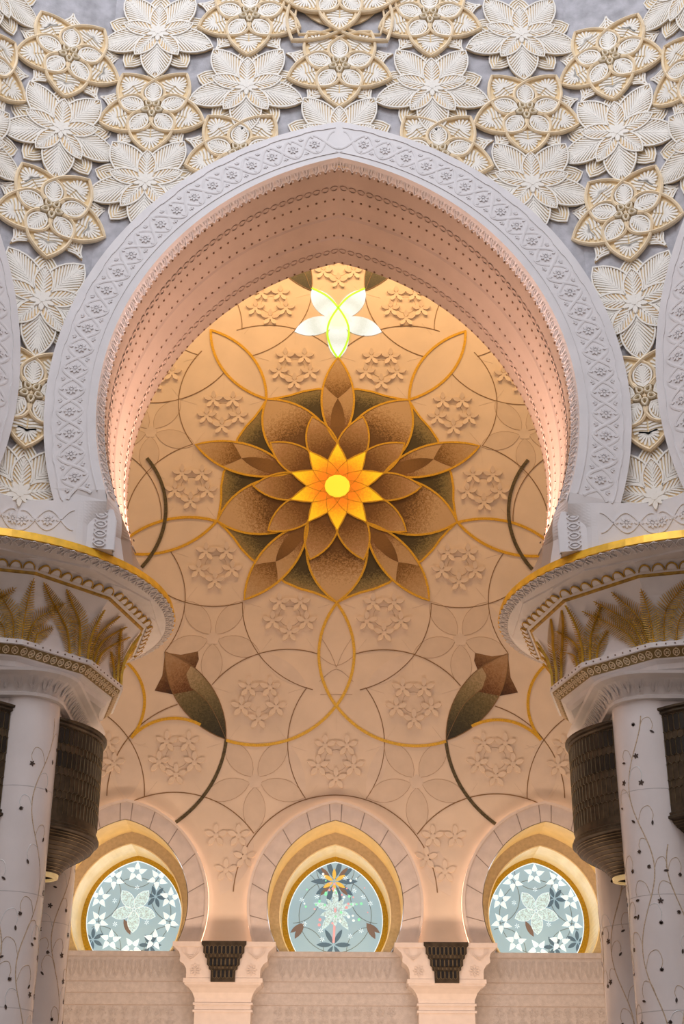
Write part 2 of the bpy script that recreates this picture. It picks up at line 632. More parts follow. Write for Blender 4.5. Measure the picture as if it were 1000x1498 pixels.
def moulding():
    """bevelled strip from the band into the soffit"""
    mb = MB()
    n = 180
    a = arch_half(ARCH_M, FOOT, n)
    b = arch_half(ARCH_S, FOOT, n)
    for s in (-1, 1):
        for k in range(n):
            q = [(s * abs(a[k][0]), a[k][1], PROUD), (s * abs(a[k + 1][0]), a[k + 1][1], PROUD),
                 (s * abs(b[k + 1][0]), b[k + 1][1], -0.06), (s * abs(b[k][0]), b[k][1], -0.06)]
            mb.add(q, [(0, 1, 2, 3) if s < 0 else (3, 2, 1, 0)])
    return mb


SOF = [(-0.06, 0), (-0.40, 0), (-0.43, 0.03), (-1.05, 0.03), (-1.08, 0.06), (-1.75, 0.06), (-1.80, 0.03), (-2.45, 0.03), (-2.50, 0), (-3.45, 0)]


def soffit():
    mb = MB()
    n = 180
    for s in (-1, 1):
        rows = []
        for (z, dr) in SOF:
            A = (ARCH_S[0], ARCH_S[1], ARCH_S[2] + dr)
            rows.append([(s * abs(x), y, z) for x, y in arch_half(A, FOOT, n)])
        mb.loft(rows, closed=False, flip=(s < 0))
    return mb


def rosette_mesh():
    mb = MB()
    mb.poly(arc(0, 0, 0.025, 0, 360, 7)[:-1], 0, 0.02)
    for k in range(8):
        mb.poly([rot2(p, 45 * k) for p in vesica((0.032, 0), (0.115, 0), 0.026, 3)], 0, 0.02)
    for k in range(2):
        mb.poly([rot2(p, 180 * k) for p in vesica((0.145, 0), (0.235, 0), 0.028, 3)], 0, 0.016)
    return setmat(mb.mesh('rosette'), M_carve)


def eyelet_mesh():
    mb = MB()
    mb.ribbon([rot2(p, 0) for p in vesica((0, -0.105), (0, 0.105), 0.062, 5)], 0.026, 0, 0.03, closed=True)
    mb.poly(vesica((0, -0.06), (0, 0.06), 0.022, 4), 0, 0.025)
    for s in (-1, 1):
        mb.poly(arc(0.086, s * 0.10, 0.017, 0, 360, 6)[:-1], 0, 0.03)
    return setmat(mb.mesh('eyelet'), M_carve)


def ring_mesh():
    mb = MB()
    mb.ribbon(arc(0, 0, 0.075, 0, 360, 12)[:-1], 0.022, 0, 0.018, closed=True)
    return setmat(mb.mesh('ring_ornament'), mat('soffit_carving', (0.40, 0.29, 0.22), 0.55))


def drop_mesh():
    mb = MB()
    mb.poly(vesica((0, 0), (0.06, 0.05), 0.02, 3), 0, 0.014)
    mb.poly(vesica((0, 0), (0.06, -0.05), 0.02, 3), 0, 0.014)
    mb.poly(vesica((0, 0), (0.085, 0), 0.016, 3), 0, 0.014)
    return setmat(mb.mesh('leaf_sprig'), M_carve)


ME_ROS, ME_EYE, ME_RING, ME_DROP = rosette_mesh(), eyelet_mesh(), ring_mesh(), drop_mesh()


def build_arch(beta, idx, full=True):
    fr = on_facet(beta, 0, 0)
    root = struct(obj('trim_%d' % idx, pulled(band_plate()).mesh('trim'), M_white, mw=fr))
    root['label'] = 'white carved marble band around the great pointed horseshoe arch' if full else 'white carved band of a neighbouring arch'
    obj('arch_moulding', pulled(moulding()).mesh('moulding', fix=False), M_white, root)
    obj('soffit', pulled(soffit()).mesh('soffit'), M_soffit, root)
    # carved band: two interlaced waves, edging lines, medallions
    eM, hM, rM = ARCH_M
    eO, hO, rO = ARCH_O
    a0 = math.acos(1.37 / 6.40)
    a1 = math.asin((11.72 - 13.77) / 6.40)
    rc = 6.43
    Larc = (a0 - a1) * rc
    wl = 0.94
    nros = int(Larc / (wl / 2))

    def bandpt(s, t, off):
        # t: arc length from the apex, off: across the band (+ outwards)
        a = a0 - t / rc
        e = 1.37
        r = rc + off
        return (s * abs(e - r * math.cos(a)) if True else 0, 13.77 + r * math.sin(a))
    for s in (-1, 1):
        for ph in (0, math.pi):
            pth = []
            N_ = nros * 8
            for k in range(N_ + 1):
                t = 0.05 + k * (Larc - 0.05) / N_
                pth.append(bandpt(s, t, 0.0 + 0.235 * math.cos(2 * math.pi * (t - 0.05) / wl + ph)))
            mb = MB()
            mb.ribbon(pth, 0.062, 0, 0.006 if ph == 0 else 0.009, crown=0.003)
            obj('carved_ribbon', mb, M_carve, root, T((0, 0, PROUD)))
        for offv, wv in ((0.335, 0.02), (-0.335, 0.02)):
            pth = []
            for k in range(121):
                t = k * Larc / 120
                pth.append(bandpt(s, t, offv - (0.02 if k % 8 < 4 else 0) * (1 if offv > 0 else 0)))
            mb = MB()
            mb.ribbon(pth, wv, 0, 0.014)
            obj('carved_ribbon', mb, M_carve, root, T((0, 0, PROUD)))
        for k in range(nros):
            t = 0.05 + (k + 1) * wl / 2
            if t > Larc:
                break
            p = bandpt(s, t, 0)
            a = math.degrees(a0 - t / rc)
            ang = (180 - a) if s < 0 else a
            obj('medallion', ME_ROS, None, root, T((p[0], p[1], PROUD)) @ RZ(ang))
            for sg in (-1, 1):
                p2 = bandpt(s, t + wl / 4, sg * 0.15)
                if full:
                    obj('leaf_sprig', ME_DROP, None, root, T((p2[0], p2[1], PROUD)) @ RZ(ang + (0 if sg > 0 else 180)))
    # horizontal carved band on the foot
    for s in (-1, 1):
        for ph in (0, math.pi):
            mb = MB()
            mb.ribbon([(s * (4.78 + 0.98 * k / 40), 11.22 + 0.2 * math.cos(k * 0.98 / 40 * 2 * math.pi / wl + ph)) for k in range(41)], 0.022, 0, 0.014)
            obj('carved_ribbon', mb, M_carve, root, T((0, 0, PROUD)))
        for k in range(2):
            obj('medallion', ME_ROS, None, root, T((s * (5.25 + 0.47 * k), 11.22, PROUD)))
    if not full:
        return root
    # eyelets on the bevelled moulding
    for s in (-1, 1):
        A = ((ARCH_M[0] + ARCH_S[0]) / 2, (ARCH_M[1] + ARCH_S[1]) / 2, (ARCH_M[2] + ARCH_S[2]) / 2)
        a0_, a1_ = math.acos(A[0] / A[2]), math.asin((11.75 - A[1]) / A[2])
        nE = int((a0_ - a1_) * A[2] / 0.205)
        for k in range(nE):
            a = a0_ - (k + 0.5) * (a0_ - a1_) / nE
            x, y = A[0] - A[2] * math.cos(a), A[1] + A[2] * math.sin(a)
            # frame: tangent, across the bevel, normal
            rad = Vector((-math.cos(a), math.sin(a), 0))
            tan = Vector((-math.sin(a), -math.cos(a), 0))
            across = (rad * 0.13 + Vector((0, 0, 0.51))).normalized()
            nrm = tan.cross(across)
            if nrm.dot(Vector((0, 0, 1)) - rad) < 0:
                tan = -tan
                nrm = -nrm
            if s > 0:
                for v_ in (rad, tan, across, nrm):
                    v_.x = -v_.x
                x = -x
                tan = -tan
            mtx = Matrix((tan, across, nrm)).transposed().to_4x4()
            obj('eyelet', ME_EYE, None, root, T((x, y, 0.195)) @ mtx @ Matrix.Diagonal((1, 1.5, 1, 1)))
    # chains of rings and rows of studs on the soffit
    for zz in (-0.74, -2.95):
        for s in (-1, 1):
            A = ARCH_S
            rr = A[2] + (0.03 if zz > -2 else 0.0) - 0.002
            a0_, a1_ = math.acos(A[0] / A[2]), math.asin((11.1 - A[1]) / A[2])
            nR = 55
            for k in range(nR):
                a = a0_ - (k + 0.5) * (a0_ - a1_) / nR
                rad = Vector((-math.cos(a), math.sin(a), 0))
                tan = Vector((-math.sin(a), -math.cos(a), 0))
                x, y = A[0] - rr * math.cos(a), A[1] + rr * math.sin(a)
                if s > 0:
                    rad.x, tan.x, x = -rad.x, -tan.x, -x
                nrm = -rad
                bi = nrm.cross(tan)
                mtx = Matrix((tan, bi, nrm)).transposed().to_4x4()
                obj('ring_ornament', ME_RING, None, root, T((x, y, zz)) @ mtx)
    for zz, dr in ((-0.14, 0), (-1.15, 0.06), (-1.66, 0.06), (-2.40, 0.03), (-3.40, 0)):
        mb = MB()
        for s in (-1, 1):
            A = ARCH_S
            r = A[2] + dr
            a0_, a1_ = math.acos(A[0] / A[2]), math.asin((11.0 - A[1]) / A[2])
            nS = 56
            for k in range(nS):
                a = a0_ - (k + 0.5) * (a0_ - a1_) / nS
                rad = Vector((-math.cos(a), math.sin(a), 0))
                tan = Vector((-math.sin(a), -math.cos(a), 0))
                c = Vector((A[0] - r * math.cos(a), A[1] + r * math.sin(a), zz))
                ring0 = [c + tan * 0.024 * math.cos(t_) + Vector((0, 0, 0.024)) * math.sin(t_) for t_ in [i * math.pi / 3 for i in range(6)]]
                ring1 = [q - rad * 0.02 for q in ring0]
                if s > 0:
                    for q in ring0 + ring1:
                        q.x = -q.x
                mb.loft([ring0, ring1], cap1=True)
        obj('stud_row', mb, M_stud, root, kind='stuff')
    return root


build_arch(0, 1)
build_arch(45, 2, False)
build_arch(-45, 3, False)

# impost blocks at the two feet of the arch, set askew on the capital rim
for s in (-1, 1):
    root = obj('impost_block', None, mw=T((s * 4.36, 24.0, FOOT + EYE)) @ RZ(s * -12))
    tag(root, 'small carved marble impost block at the foot of the great arch', 'impost block', 'impost blocks of the great arch')
    mb = MB()
    w = 0.25
    pr = [(-w, 0, -0.42), (-w, 0.62, -0.42), (-w + 0.02, 0.78, -0.34)]
    mb.poly([(-w, 0), (w, 0), (w, 0.62), (w - 0.06, 0.80), (-w + 0.06, 0.80), (-w, 0.62)], -0.5, 0.32, bottom=True)
    obj('block', mb.mesh('block', fix=True), M_white, root, RX90)
    for k in range(4):
        obj('eyelet', ME_EYE, None, root, RX90 @ T((0.02 * s, 0.10 + k * 0.19, 0.32)) @ RZ(90))
    for k in range(4):
        mb = MB()
        mb.box(-s * w - 0.02, -s * w + 0.02, 0.0, 0.62, 0.20 - k * 0.2, 0.27 - k * 0.2)
        obj('stripe_rib', mb, M_carve, root, RX90)

# ------------------------------------------------------------------ carved flowers of the front walls
def keep(mb, clip):
    return mb


def leaf_ribs(L, half, n, w, z0, z1, start=0.16, slant=0.9, gap=0.0):
    """feather ribs inside a vesica leaf along +y"""
    mb = MB()
    r = ((L / 2) ** 2 + half ** 2) / (2 * half)
    d = r - half

    def wid(y):
        return math.sqrt(max(0, r * r - (y - L / 2) ** 2)) - d
    for i in range(n):
        y0 = L * (start + (0.80 - start) * i / (n - 1))
        for s in (-1, 1):
            # walk outward along a slanted line until the outline
            ang = slant * (1 - 0.45 * i / (n - 1))
            x, y = s * gap, y0
            k = 0
            while k < 60:
                nx, ny = x + s * math.sin(ang) * 0.012, y + math.cos(ang) * 0.012
                if ny >= L - 0.02 or abs(nx) > wid(ny) - 0.03:
                    break
                x, y = nx, ny
                k += 1
            if k > 2:
                px, py = math.cos(ang) * w / 2, -s * math.sin(ang) * w / 2
                a, b = (s * gap, y0), (x, y)
                mb.poly([(a[0] - px * 1.15, a[1] - py * 1.15), (b[0] - px * 0.8, b[1] - py * 0.8), (b[0] + px * 0.8, b[1] + py * 0.8), (a[0] + px * 1.15, a[1] + py * 1.15)], z0, z1)
    mb.ribbon([(0, 0.03), (0, L * 0.5), (0, L - 0.05)], 0.022, z0, z1 + 0.003)
    mb.ribbon([p for p in vesica((0, 0), (0, L), half, 9)], 0.034, z0, z1 + 0.004, closed=True)
    return mb


def chevrons(L, half, z0, z1):
    mb = MB()
    for k, (l, h) in enumerate(((L, half), (L - 0.075, half - 0.055), (L - 0.15, half - 0.11), (L - 0.225, half - 0.165))):
        if h > 0.02:
            mb.ribbon(vesica((0, 0), (0, l), h, 8), 0.030, z0, z1, closed=True)
    return mb


def meshof(mb, m, nm):
    return setmat(mb.mesh(nm), m)


def plate(pts, z0, z1, m, nm, shrink=0):
    mb = MB()
    mb.poly(pts, z0, z1, shrink)
    return meshof(mb, m, nm)


LR = 1.29
ME_Lback = plate(vesica((0, 0.25), (0, 1.14), 0.27, 8), 0, 0.03, M_ochre, 'back_petal')
ME_LbackR = None
mb = MB()
for k in range(4):
    l, h = 1.14 - 0.07 * k, 0.27 - 0.058 * k
    mb.ribbon(vesica((0, 0.25 + 0.02 * k), (0, l), h, 8), 0.030, 0.03, 0.055, closed=True)
ME_LbackR = meshof(mb, M_cream, 'chevron_ribs')
ME_Lbig = plate(vesica((0, 0.0), (0, LR), 0.335, 9), 0.03, 0.085, M_pale_ochre, 'petal')
ME_LbigR = meshof(leaf_ribs(LR, 0.335, 12, 0.036, 0.085, 0.115, 0.10, 0.72), M_cream, 'ribs')
ME_Lin = plate(vesica((0, 0.0), (0, 0.80), 0.19, 8), 0.09, 0.118, M_pale_ochre, 'inner_petal')
ME_LinR = meshof(leaf_ribs(0.80, 0.19, 8, 0.032, 0.118, 0.136, 0.12, 0.8), M_cream, 'ribs')
ME_Lcore = plate(arc(0, 0, 0.07, 0, 360, 10)[:-1], 0.05, 0.160, M_cream, 'core')
ME_Ltiny = plate(vesica((0, 0.0), (0, 0.27), 0.05, 6), 0.10, 0.150, M_cream, 'core_petal')


def leaf_flower():
    root = bpy.data.objects.new('leaf_flower', None)
    COL.objects.link(root)
    for k in range(5):
        up = RZ(72 * k)
        dn = RZ(72 * k + 36)
        p = obj('back_petal', ME_Lback, None, root, up)
        obj('chevron_ribs', ME_LbackR, None, p)
        p = obj('petal', ME_Lbig, None, root, dn)
        obj('ribs', ME_LbigR, None, p)
    for k in range(5):
        p = obj('inner_petal', ME_Lin, None, root, RZ(72 * k))
        obj('ribs', ME_LinR, None, p)
        obj('core_petal', ME_Ltiny, None, root, RZ(72 * k + 36))
        obj('core_petal', ME_Ltiny, None, root, RZ(72 * k) @ Matrix.Diagonal((0.8, 0.8, 1.04, 1)))
    obj('core', ME_Lcore, None, root)
    return root


# knot flower: petals outlined by an interlaced strap
KR = 1.18


def petal_half(sc=1.0):
    pol = [(1.18, 0), (1.06, 9.5), (0.94, 20), (0.84, 29), (0.74, 39), (0.65, 50), (0.56, 60), (0.45, 68), (0.34, 74), (0.25, 76)]
    return [(r * sc * math.sin(R_(a)), r * sc * math.cos(R_(a))) for r, a in pol]


hp = smooth_path(petal_half(), 3)
strap_path = [(-x, y) for x, y in reversed(hp)] + hp[1:]
mb = MB()
mb.ribbon(strap_path, 0.062, 0.04, 0.115, crown=0.022)
ME_Kstrap = meshof(mb, M_strap, 'strap')
pet_outline = [(-x, y) for x, y in reversed(hp) if y > 0.22] + [(x, y) for x, y in hp[1:] if y > 0.22]
ME_Kpet = plate(pet_outline, 0.0, 0.07, M_ochre, 'petal')
mb = MB()
# palmette veins inside the petal
for i in range(11):
    a = -100 + 20 * i
    l = 0.26 - 0.02 * abs(i - 5)
    wv = 0.033
    d = (math.sin(R_(a)), math.cos(R_(a)))
    b0 = (0.0, 0.80)
    mb.poly([(b0[0] - d[1] * wv * 0.3, b0[1] + d[0] * wv * 0.3), (b0[0] + d[0] * l - d[1] * wv * 0.7, b0[1] + d[1] * l + d[0] * wv * 0.7),
             (b0[0] + d[0] * (l + 0.03), b0[1] + d[1] * (l + 0.03)),
             (b0[0] + d[0] * l + d[1] * wv * 0.7, b0[1] + d[1] * l - d[0] * wv * 0.7), (b0[0] + d[1] * wv * 0.3, b0[1] - d[0] * wv * 0.3)], 0.07, 0.10)
for s in (-1, 1):
    for i in range(4):
        y0 = 0.80 - 0.07 * i
        pth = smooth_path([(s * 0.015, y0), (s * (0.14), y0 - 0.03), (s * (0.27 + 0.02 * i), y0 - 0.02 - 0.015 * i)], 3)
        mb.ribbon(pth, 0.040, 0.07, 0.10)
ME_Kvein = meshof(mb, M_cream, 'leaf_veins')
ME_Kin = plate(vesica((0, 0.20), (0, 0.70), 0.175, 8), 0.07, 0.09, M_ochre, 'inner_leaf')
mb = leaf_ribs(0.50, 0.175, 8, 0.036, 0.09, 0.115, 0.08, 1.0)
for i, q in enumerate(mb.v):
    mb.v[i] = (q[0], q[1] + 0.20, q[2])
ME_KinR = meshof(mb, M_cream, 'ribs')
mb = MB()
mb.ribbon(smooth_path([(0.0, 0.23), (0.050, 0.15), (0.040, 0.095), (0, 0.08), (-0.040, 0.095), (-0.050, 0.15), (0.0, 0.23)], 4), 0.036, 0.06, 0.15, crown=0.015)
ME_Kloop = meshof(mb, M_strap_hi, 'loop')
ME_Kdisc = plate(arc(0, 0, 0.42, 0, 360, 20)[:-1], 0.0, 0.06, M_ochre, 'core_disc')
mb = MB()
st = []
for i in range(10):
    r = 0.085 if i % 2 == 0 else 0.038
    st.append((r * math.sin(R_(36 * i)), r * math.cos(R_(36 * i))))
mb.poly(st, 0.06, 0.12, 0.4)
ME_Kstar = meshof(mb, M_strap, 'core_star')
bl = [(0, 1.24), (0.07, 1.05), (0.20, 0.90), (0.33, 0.80), (0.2, 0.5), (-0.2, 0.5), (-0.33, 0.80), (-0.20, 0.90), (-0.07, 1.05)]
ME_Kback = plate(bl, 0.0, 0.045, M_pale_ochre, 'back_leaf')
mb = MB()
for s in (-1, 1):
    for i in range(4):
        y0 = 1.20 - 0.10 * i
        mb.ribbon(smooth_path([(s * 0.006, y0), (s * (0.05 + 0.012 * i), y0 - 0.12), (s * (0.17 + 0.05 * i), y0 - 0.26 + 0.02 * i)], 3), 0.032, 0.045, 0.065)
ME_KbackR = meshof(mb, M_cream, 'ribs')


def knot_flower():
    root = bpy.data.objects.new('knot_flower', None)
    COL.objects.link(root)
    for k in range(5):
        dn = RZ(72 * k + 36)      # petal tips: one pointing straight down
        up = RZ(72 * k)
        p = obj('back_leaf', ME_Kback, None, root, up)
        obj('ribs', ME_KbackR, None, p)
        p = obj('petal', ME_Kpet, None, root, dn)
        obj('leaf_veins', ME_Kvein, None, p)
        p = obj('inner_leaf', ME_Kin, None, root, up)
        obj('ribs', ME_KinR, None, p)
        obj('strap', ME_Kstrap, None, root, dn @ T((0, 0, 0.004 * k)))
        obj('loop', ME_Kloop, None, root, dn)
    obj('core_disc', ME_Kdisc, None, root)
    obj('core_star', ME_Kstar, None, root)
    return root


def clip_flower(root, beta):
    """drop the pieces that would hang inside the arch opening, behind the carved band"""
    inv = on_facet(beta, 0, 0).inverted()
    for ch in list(root.children):
        bb = [inv @ root.matrix_basis @ ch.matrix_basis @ Vector(c) for c in ch.bound_box]
        bad = False
        # test the true outline
        for v in ch.data.vertices:
            p = inv @ root.matrix_basis @ ch.matrix_basis @ v.co
            x = -abs(p.x)
            if math.hypot(x - ARCH_M[0], p.y - ARCH_M[1]) < ARCH_M[2] + 0.12:
                bad = True
                break
        if bad:
            # shared mesh is replaced by a clipped one
            for o in [ch] + list(ch.children):
                mw = root.matrix_basis @ ch.matrix_basis @ (o.matrix_basis if o is not ch else Matrix())
                bm = bmesh.new()
                bm.from_mesh(o.data)
                dead = []
                for v in bm.verts:
                    p = inv @ mw @ v.co
                    x = -abs(p.x)
                    if math.hypot(x - ARCH_M[0], p.y - ARCH_M[1]) < ARCH_M[2] + 0.12:
                        dead.append(v)
                if len(dead) == len(bm.verts):
                    bm.free()
                    if o is ch:
                        for g in list(ch.children):
                            bpy.data.objects.remove(g)
                        bpy.data.objects.remove(ch)
                        break
                    bpy.data.objects.remove(o)
                    continue
                # pull the offending vertices out to the safe radius
                iw = (inv @ mw).inverted()
                for v in dead:
                    p = inv @ mw @ v.co
                    sx = -1 if p.x <= 0 else 1
                    x = -abs(p.x)
                    dx, dy = x - ARCH_M[0], p.y - ARCH_M[1]
                    l = math.hypot(dx, dy)
                    k = (ARCH_M[2] + 0.12) / l
                    q = Vector((sx * -(ARCH_M[0] + dx * k), ARCH_M[1] + dy * k, p.z))
                    q.x = sx * abs(ARCH_M[0] + dx * k)
                    v.co = iw @ q
                me = bpy.data.meshes.new(o.data.name)
                bm.to_mesh(me)
                bm.free()
                for mt in o.data.materials:
                    me.materials.append(mt)
                o.data = me


protoL, protoK = leaf_flower(), knot_flower()
first = {'L': True, 'K': True}
flat_spots = [('K', 0, 22.40), ('L', 0, 20.42), ('K', -2, 23.85), ('K', 2, 23.85), ('L', -2, 21.78), ('L', 2, 21.78), ('K', -2.1, 20.0), ('K', 2.1, 20.0),
              ('L', -4, 23.30), ('L', 4, 23.30), ('K', -4, 21.15), ('K', 4, 21.15), ('L', -4.02, 19.20), ('L', 4.02, 19.20), ('K', -4, 25.4), ('K', 4, 25.4), ('L', -2, 25.9), ('L', 2, 25.9)]
strip_spots = [('L', 24.4), ('K', 22.34), ('L', 20.27), ('K', 18.2), ('L', 16.0), ('K', 13.90), ('L', 11.74)]
LAB = {'L': ('carved cream leaf flower of ribbed petals with chevron leaves behind', 'carved flower'),
       'K': ('carved knot flower with petals outlined by interlaced golden straps', 'carved flower')}


def place_flower(kind, mw, label, group, beta=None):
    if first[kind]:
        r = protoL if kind == 'L' else protoK
        first[kind] = False
        r.matrix_basis = mw
    else:
        r = copy_tree(protoL if kind == 'L' else protoK)
        r.matrix_basis = mw
    tag(r, label, 'carved flower', group)
    return r


later = []
# the protos go to spots that are not clipped, so that the copies stay whole
order = sorted(flat_spots, key=lambda s: (s[2] < 21, abs(s[1])))
for kind, x, h in order:
    if h > 24.6:
        continue
    lab = {('L', 2): 'cream ribbed leaf flower below a knot flower, just above the arch band', ('L', 4): 'cream ribbed leaf flower on the arch wall, higher than the knot flower under it',
           ('K', 2): 'gold strapped knot flower touching the strapwork medallion', ('K', 4): 'whole gold strapped knot flower between two leaf flowers on the arch wall'}.get((kind, abs(x)), '')
    if h < 20.9:
        lab = ('cream leaf flower partly covered by the white arch band' if kind == 'L' else 'gold strapped knot flower partly covered by the white arch band')
        if x == 0:
            lab = 'cream leaf flower peeping out above the point of the great arch'
    if kind == 'K' and x == 0:
        lab = 'gold strapped knot flower straight above the point of the great arch'
    r = place_flower(kind, on_facet(0, x, h), lab, 'leaf flowers of the arch wall' if kind == 'L' else 'knot flowers of the arch wall')
    if h < 20.9:
        later.append(r)
bpy.context.view_layer.update()
for r in later:
    clip_flower(r, 0)
names = {24.4: 'uppermost', 22.34: 'above two leaf flowers', 20.27: '', 18.2: '', 16.0: '', 13.90: '', 11.74: ''}
SDIST = 5 * math.sin(R_(22.5)) + APO * math.cos(R_(22.5))
SLAB = {22.34: 'gold strapped knot flower on the corner strip, highest of its strip',
        20.27: 'cream leaf flower on the corner strip between two whole knot flowers',
        18.2: 'whole gold strapped knot flower on the corner strip beside the arch band',
        16.0: 'cream leaf flower on the corner strip between two arch bands',
        13.90: 'gold strapped knot flower squeezed between two white arch bands',
        11.74: 'cream leaf flower at the foot of the corner strip, cut by the band'}
for s in (-1, 1):
    for kind, h in strip_spots:
        if h > 24:
            continue
        mw = facet(-22.5 * s) @ T((0, SDIST, h + EYE)) @ RX90
        r = place_flower(kind, mw, SLAB[h], 'flowers of the corner strips at %.0f m' % h)
        # neighbours on the next wall, only the side nearest the strip can be seen
        if h < 12:
            for ch in list(r.children):
                d_ = ch.matrix_basis @ Vector((0, 1, 0))
                if ch.name.startswith(('petal', 'back_petal', 'inner_petal')) and d_.y < -0.5:
                    for g_ in list(ch.children):
                        bpy.data.objects.remove(g_)
                    bpy.data.objects.remove(ch)
    for kind, x, h in (('L', 4, 23.30), ('K', 4, 21.15), ('L', 4.02, 19.20)):
        r = place_flower(kind, on_facet(-45 * s, -s * x, h), 'leaf flower on the slanting side wall' if kind == 'L' else 'knot flower on the slanting side wall',
                         'leaf flowers of the side walls' if kind == 'L' else 'knot flowers of the side walls')
bpy.context.view_layer.update()


# large strapwork medallion above the arch axis
medal = obj('strap_medallion', None, mw=on_facet(0, 0, 24.50, 0.03))
tag(medal, 'large strapwork medallion of double interlaced golden star petals', 'carved medallion')
hp2 = smooth_path([(x * 1.5, y * 1.5) for x, y in petal_half()[:8]], 3)
big_path = [(-x, y) for x, y in reversed(hp2)] + hp2[1:]
mb = MB()
mb.ribbon(big_path, 0.064, 0.05, 0.13, crown=0.022)
ME_mstrap = meshof(mb, M_strap, 'outer_strap')
mb = MB()
inn = [(x * 0.78, y * 0.80 + 0.10) for x, y in big_path]
mb.ribbon(inn, 0.045, 0.04, 0.10, crown=0.015)
ME_mstrap2 = meshof(mb, M_strap, 'inner_strap')
ME_mdisc = plate(arc(0, 0, 0.95, 0, 360, 30)[:-1], 0, 0.04, M_pale_ochre, 'back_disc')
for k in range(5):
    obj('outer_strap', ME_mstrap, None, medal, RZ(72 * k + 72) @ T((0, 0, 0.006 * k)))
    obj('inner_strap', ME_mstrap2, None, medal, RZ(72 * k + 72))
    p = obj('strap', ME_Kstrap, None, medal, RZ(72 * k + 36) @ T((0, 0, 0.05)))
    p = obj('petal', ME_Kpet, None, medal, RZ(72 * k + 36) @ T((0, 0, 0.03)))
    obj('leaf_veins', ME_Kvein, None, p)
    obj('loop', ME_Kloop, None, medal, RZ(72 * k + 36) @ T((0, 0, 0.06)))
    p = obj('inner_leaf', ME_Kin, None, medal, RZ(72 * k) @ T((0, 0, 0.03)))
    obj('ribs', ME_KinR, None, p)
obj('back_disc', ME_mdisc, None, medal)
obj('core_star', ME_Kstar, None, medal, T((0, 0, 0.03)))

# ------------------------------------------------------------------ clustered columns with palm capitals
NA = 72


def polyr(Rv, th, off=0.0):
    return Rv * math.cos(R_(15)) / math.cos(R_(((th - off) % 30) - 15))


def ring_poly(Rv, h, off=0.0):
    return [(polyr(Rv, 5 * i, off) * math.cos(R_(5 * i)), polyr(Rv, 5 * i, off) * math.sin(R_(5 * i)), h + EYE) for i in range(NA)]


def ring_circ(Rv, h):
    return [(Rv * math.cos(R_(5 * i)), Rv * math.sin(R_(5 * i)), h + EYE) for i in range(NA)]


def rsq(half, rad, ang):
    """point and outward normal of a rounded square at parameter ang (deg)"""
    q = int(((ang + 45) % 360) // 90)          # side index
    loc = ((ang + 45) % 90) - 45
    # walk the quarter: straight part then the corner
    c = half - rad
    a = ang % 360
    d = (math.cos(R_(a)), math.sin(R_(a)))
    # ray march to the outline
    lo, hi = 0.0, half * 1.5
    for _ in range(30):
        m = (lo + hi) / 2
        x, y = abs(d[0] * m), abs(d[1] * m)
        dx, dy = max(x - c, 0), max(y - c, 0)
        if max(x, y) <= half and (not (x > c and y > c) or math.hypot(dx, dy) <= rad):
            lo = m
        else:
            hi = m
    x, y = d[0] * lo, d[1] * lo
    nx = math.copysign(max(abs(x) - c, 0), x)
    ny = math.copysign(max(abs(y) - c, 0), y)
    l = math.hypot(nx, ny) or 1
    return x, y, nx / l, ny / l


def ring_rsq(half, rad, h):
    return [(*rsq(half, rad, 5 * i)[:2], h + EYE) for i in range(NA)]


BELL = [(0.0, 2.80, 9.03), (0.25, 2.80, 9.33), (0.5, 2.85, 9.62), (0.75, 2.97, 9.90), (1.0, 3.16, 10.18)]


def bell(t):
    t = max(0, min(1.0, t))
    for (t0, r0, h0), (t1, r1, h1) in zip(BELL, BELL[1:]):
        if t <= t1:
            k = (t - t0) / (t1 - t0)
            return r0 + (r1 - r0) * k, h0 + (h1 - h0) * k
    return BELL[-1][1:]


def bell_pt(vert, s, v, d):
    """vert: vertex index (30 deg steps), s: metres along the faces, v: metres up, d: out"""
    Rv, h = bell(v / 1.2)
    edge = 2 * Rv * math.sin(R_(15))
    k = math.floor(s / edge)
    f = s / edge - k
    a, b = R_(30 * (vert + k)), R_(30 * (vert + k + 1))
    x = Rv * (math.cos(a) * (1 - f) + math.cos(b) * f)
    y = Rv * (math.sin(a) * (1 - f) + math.sin(b) * f)
    l = math.hypot(x, y)
    return (x * (l + d) / l, y * (l + d) / l, h + EYE - 0.25 * d)


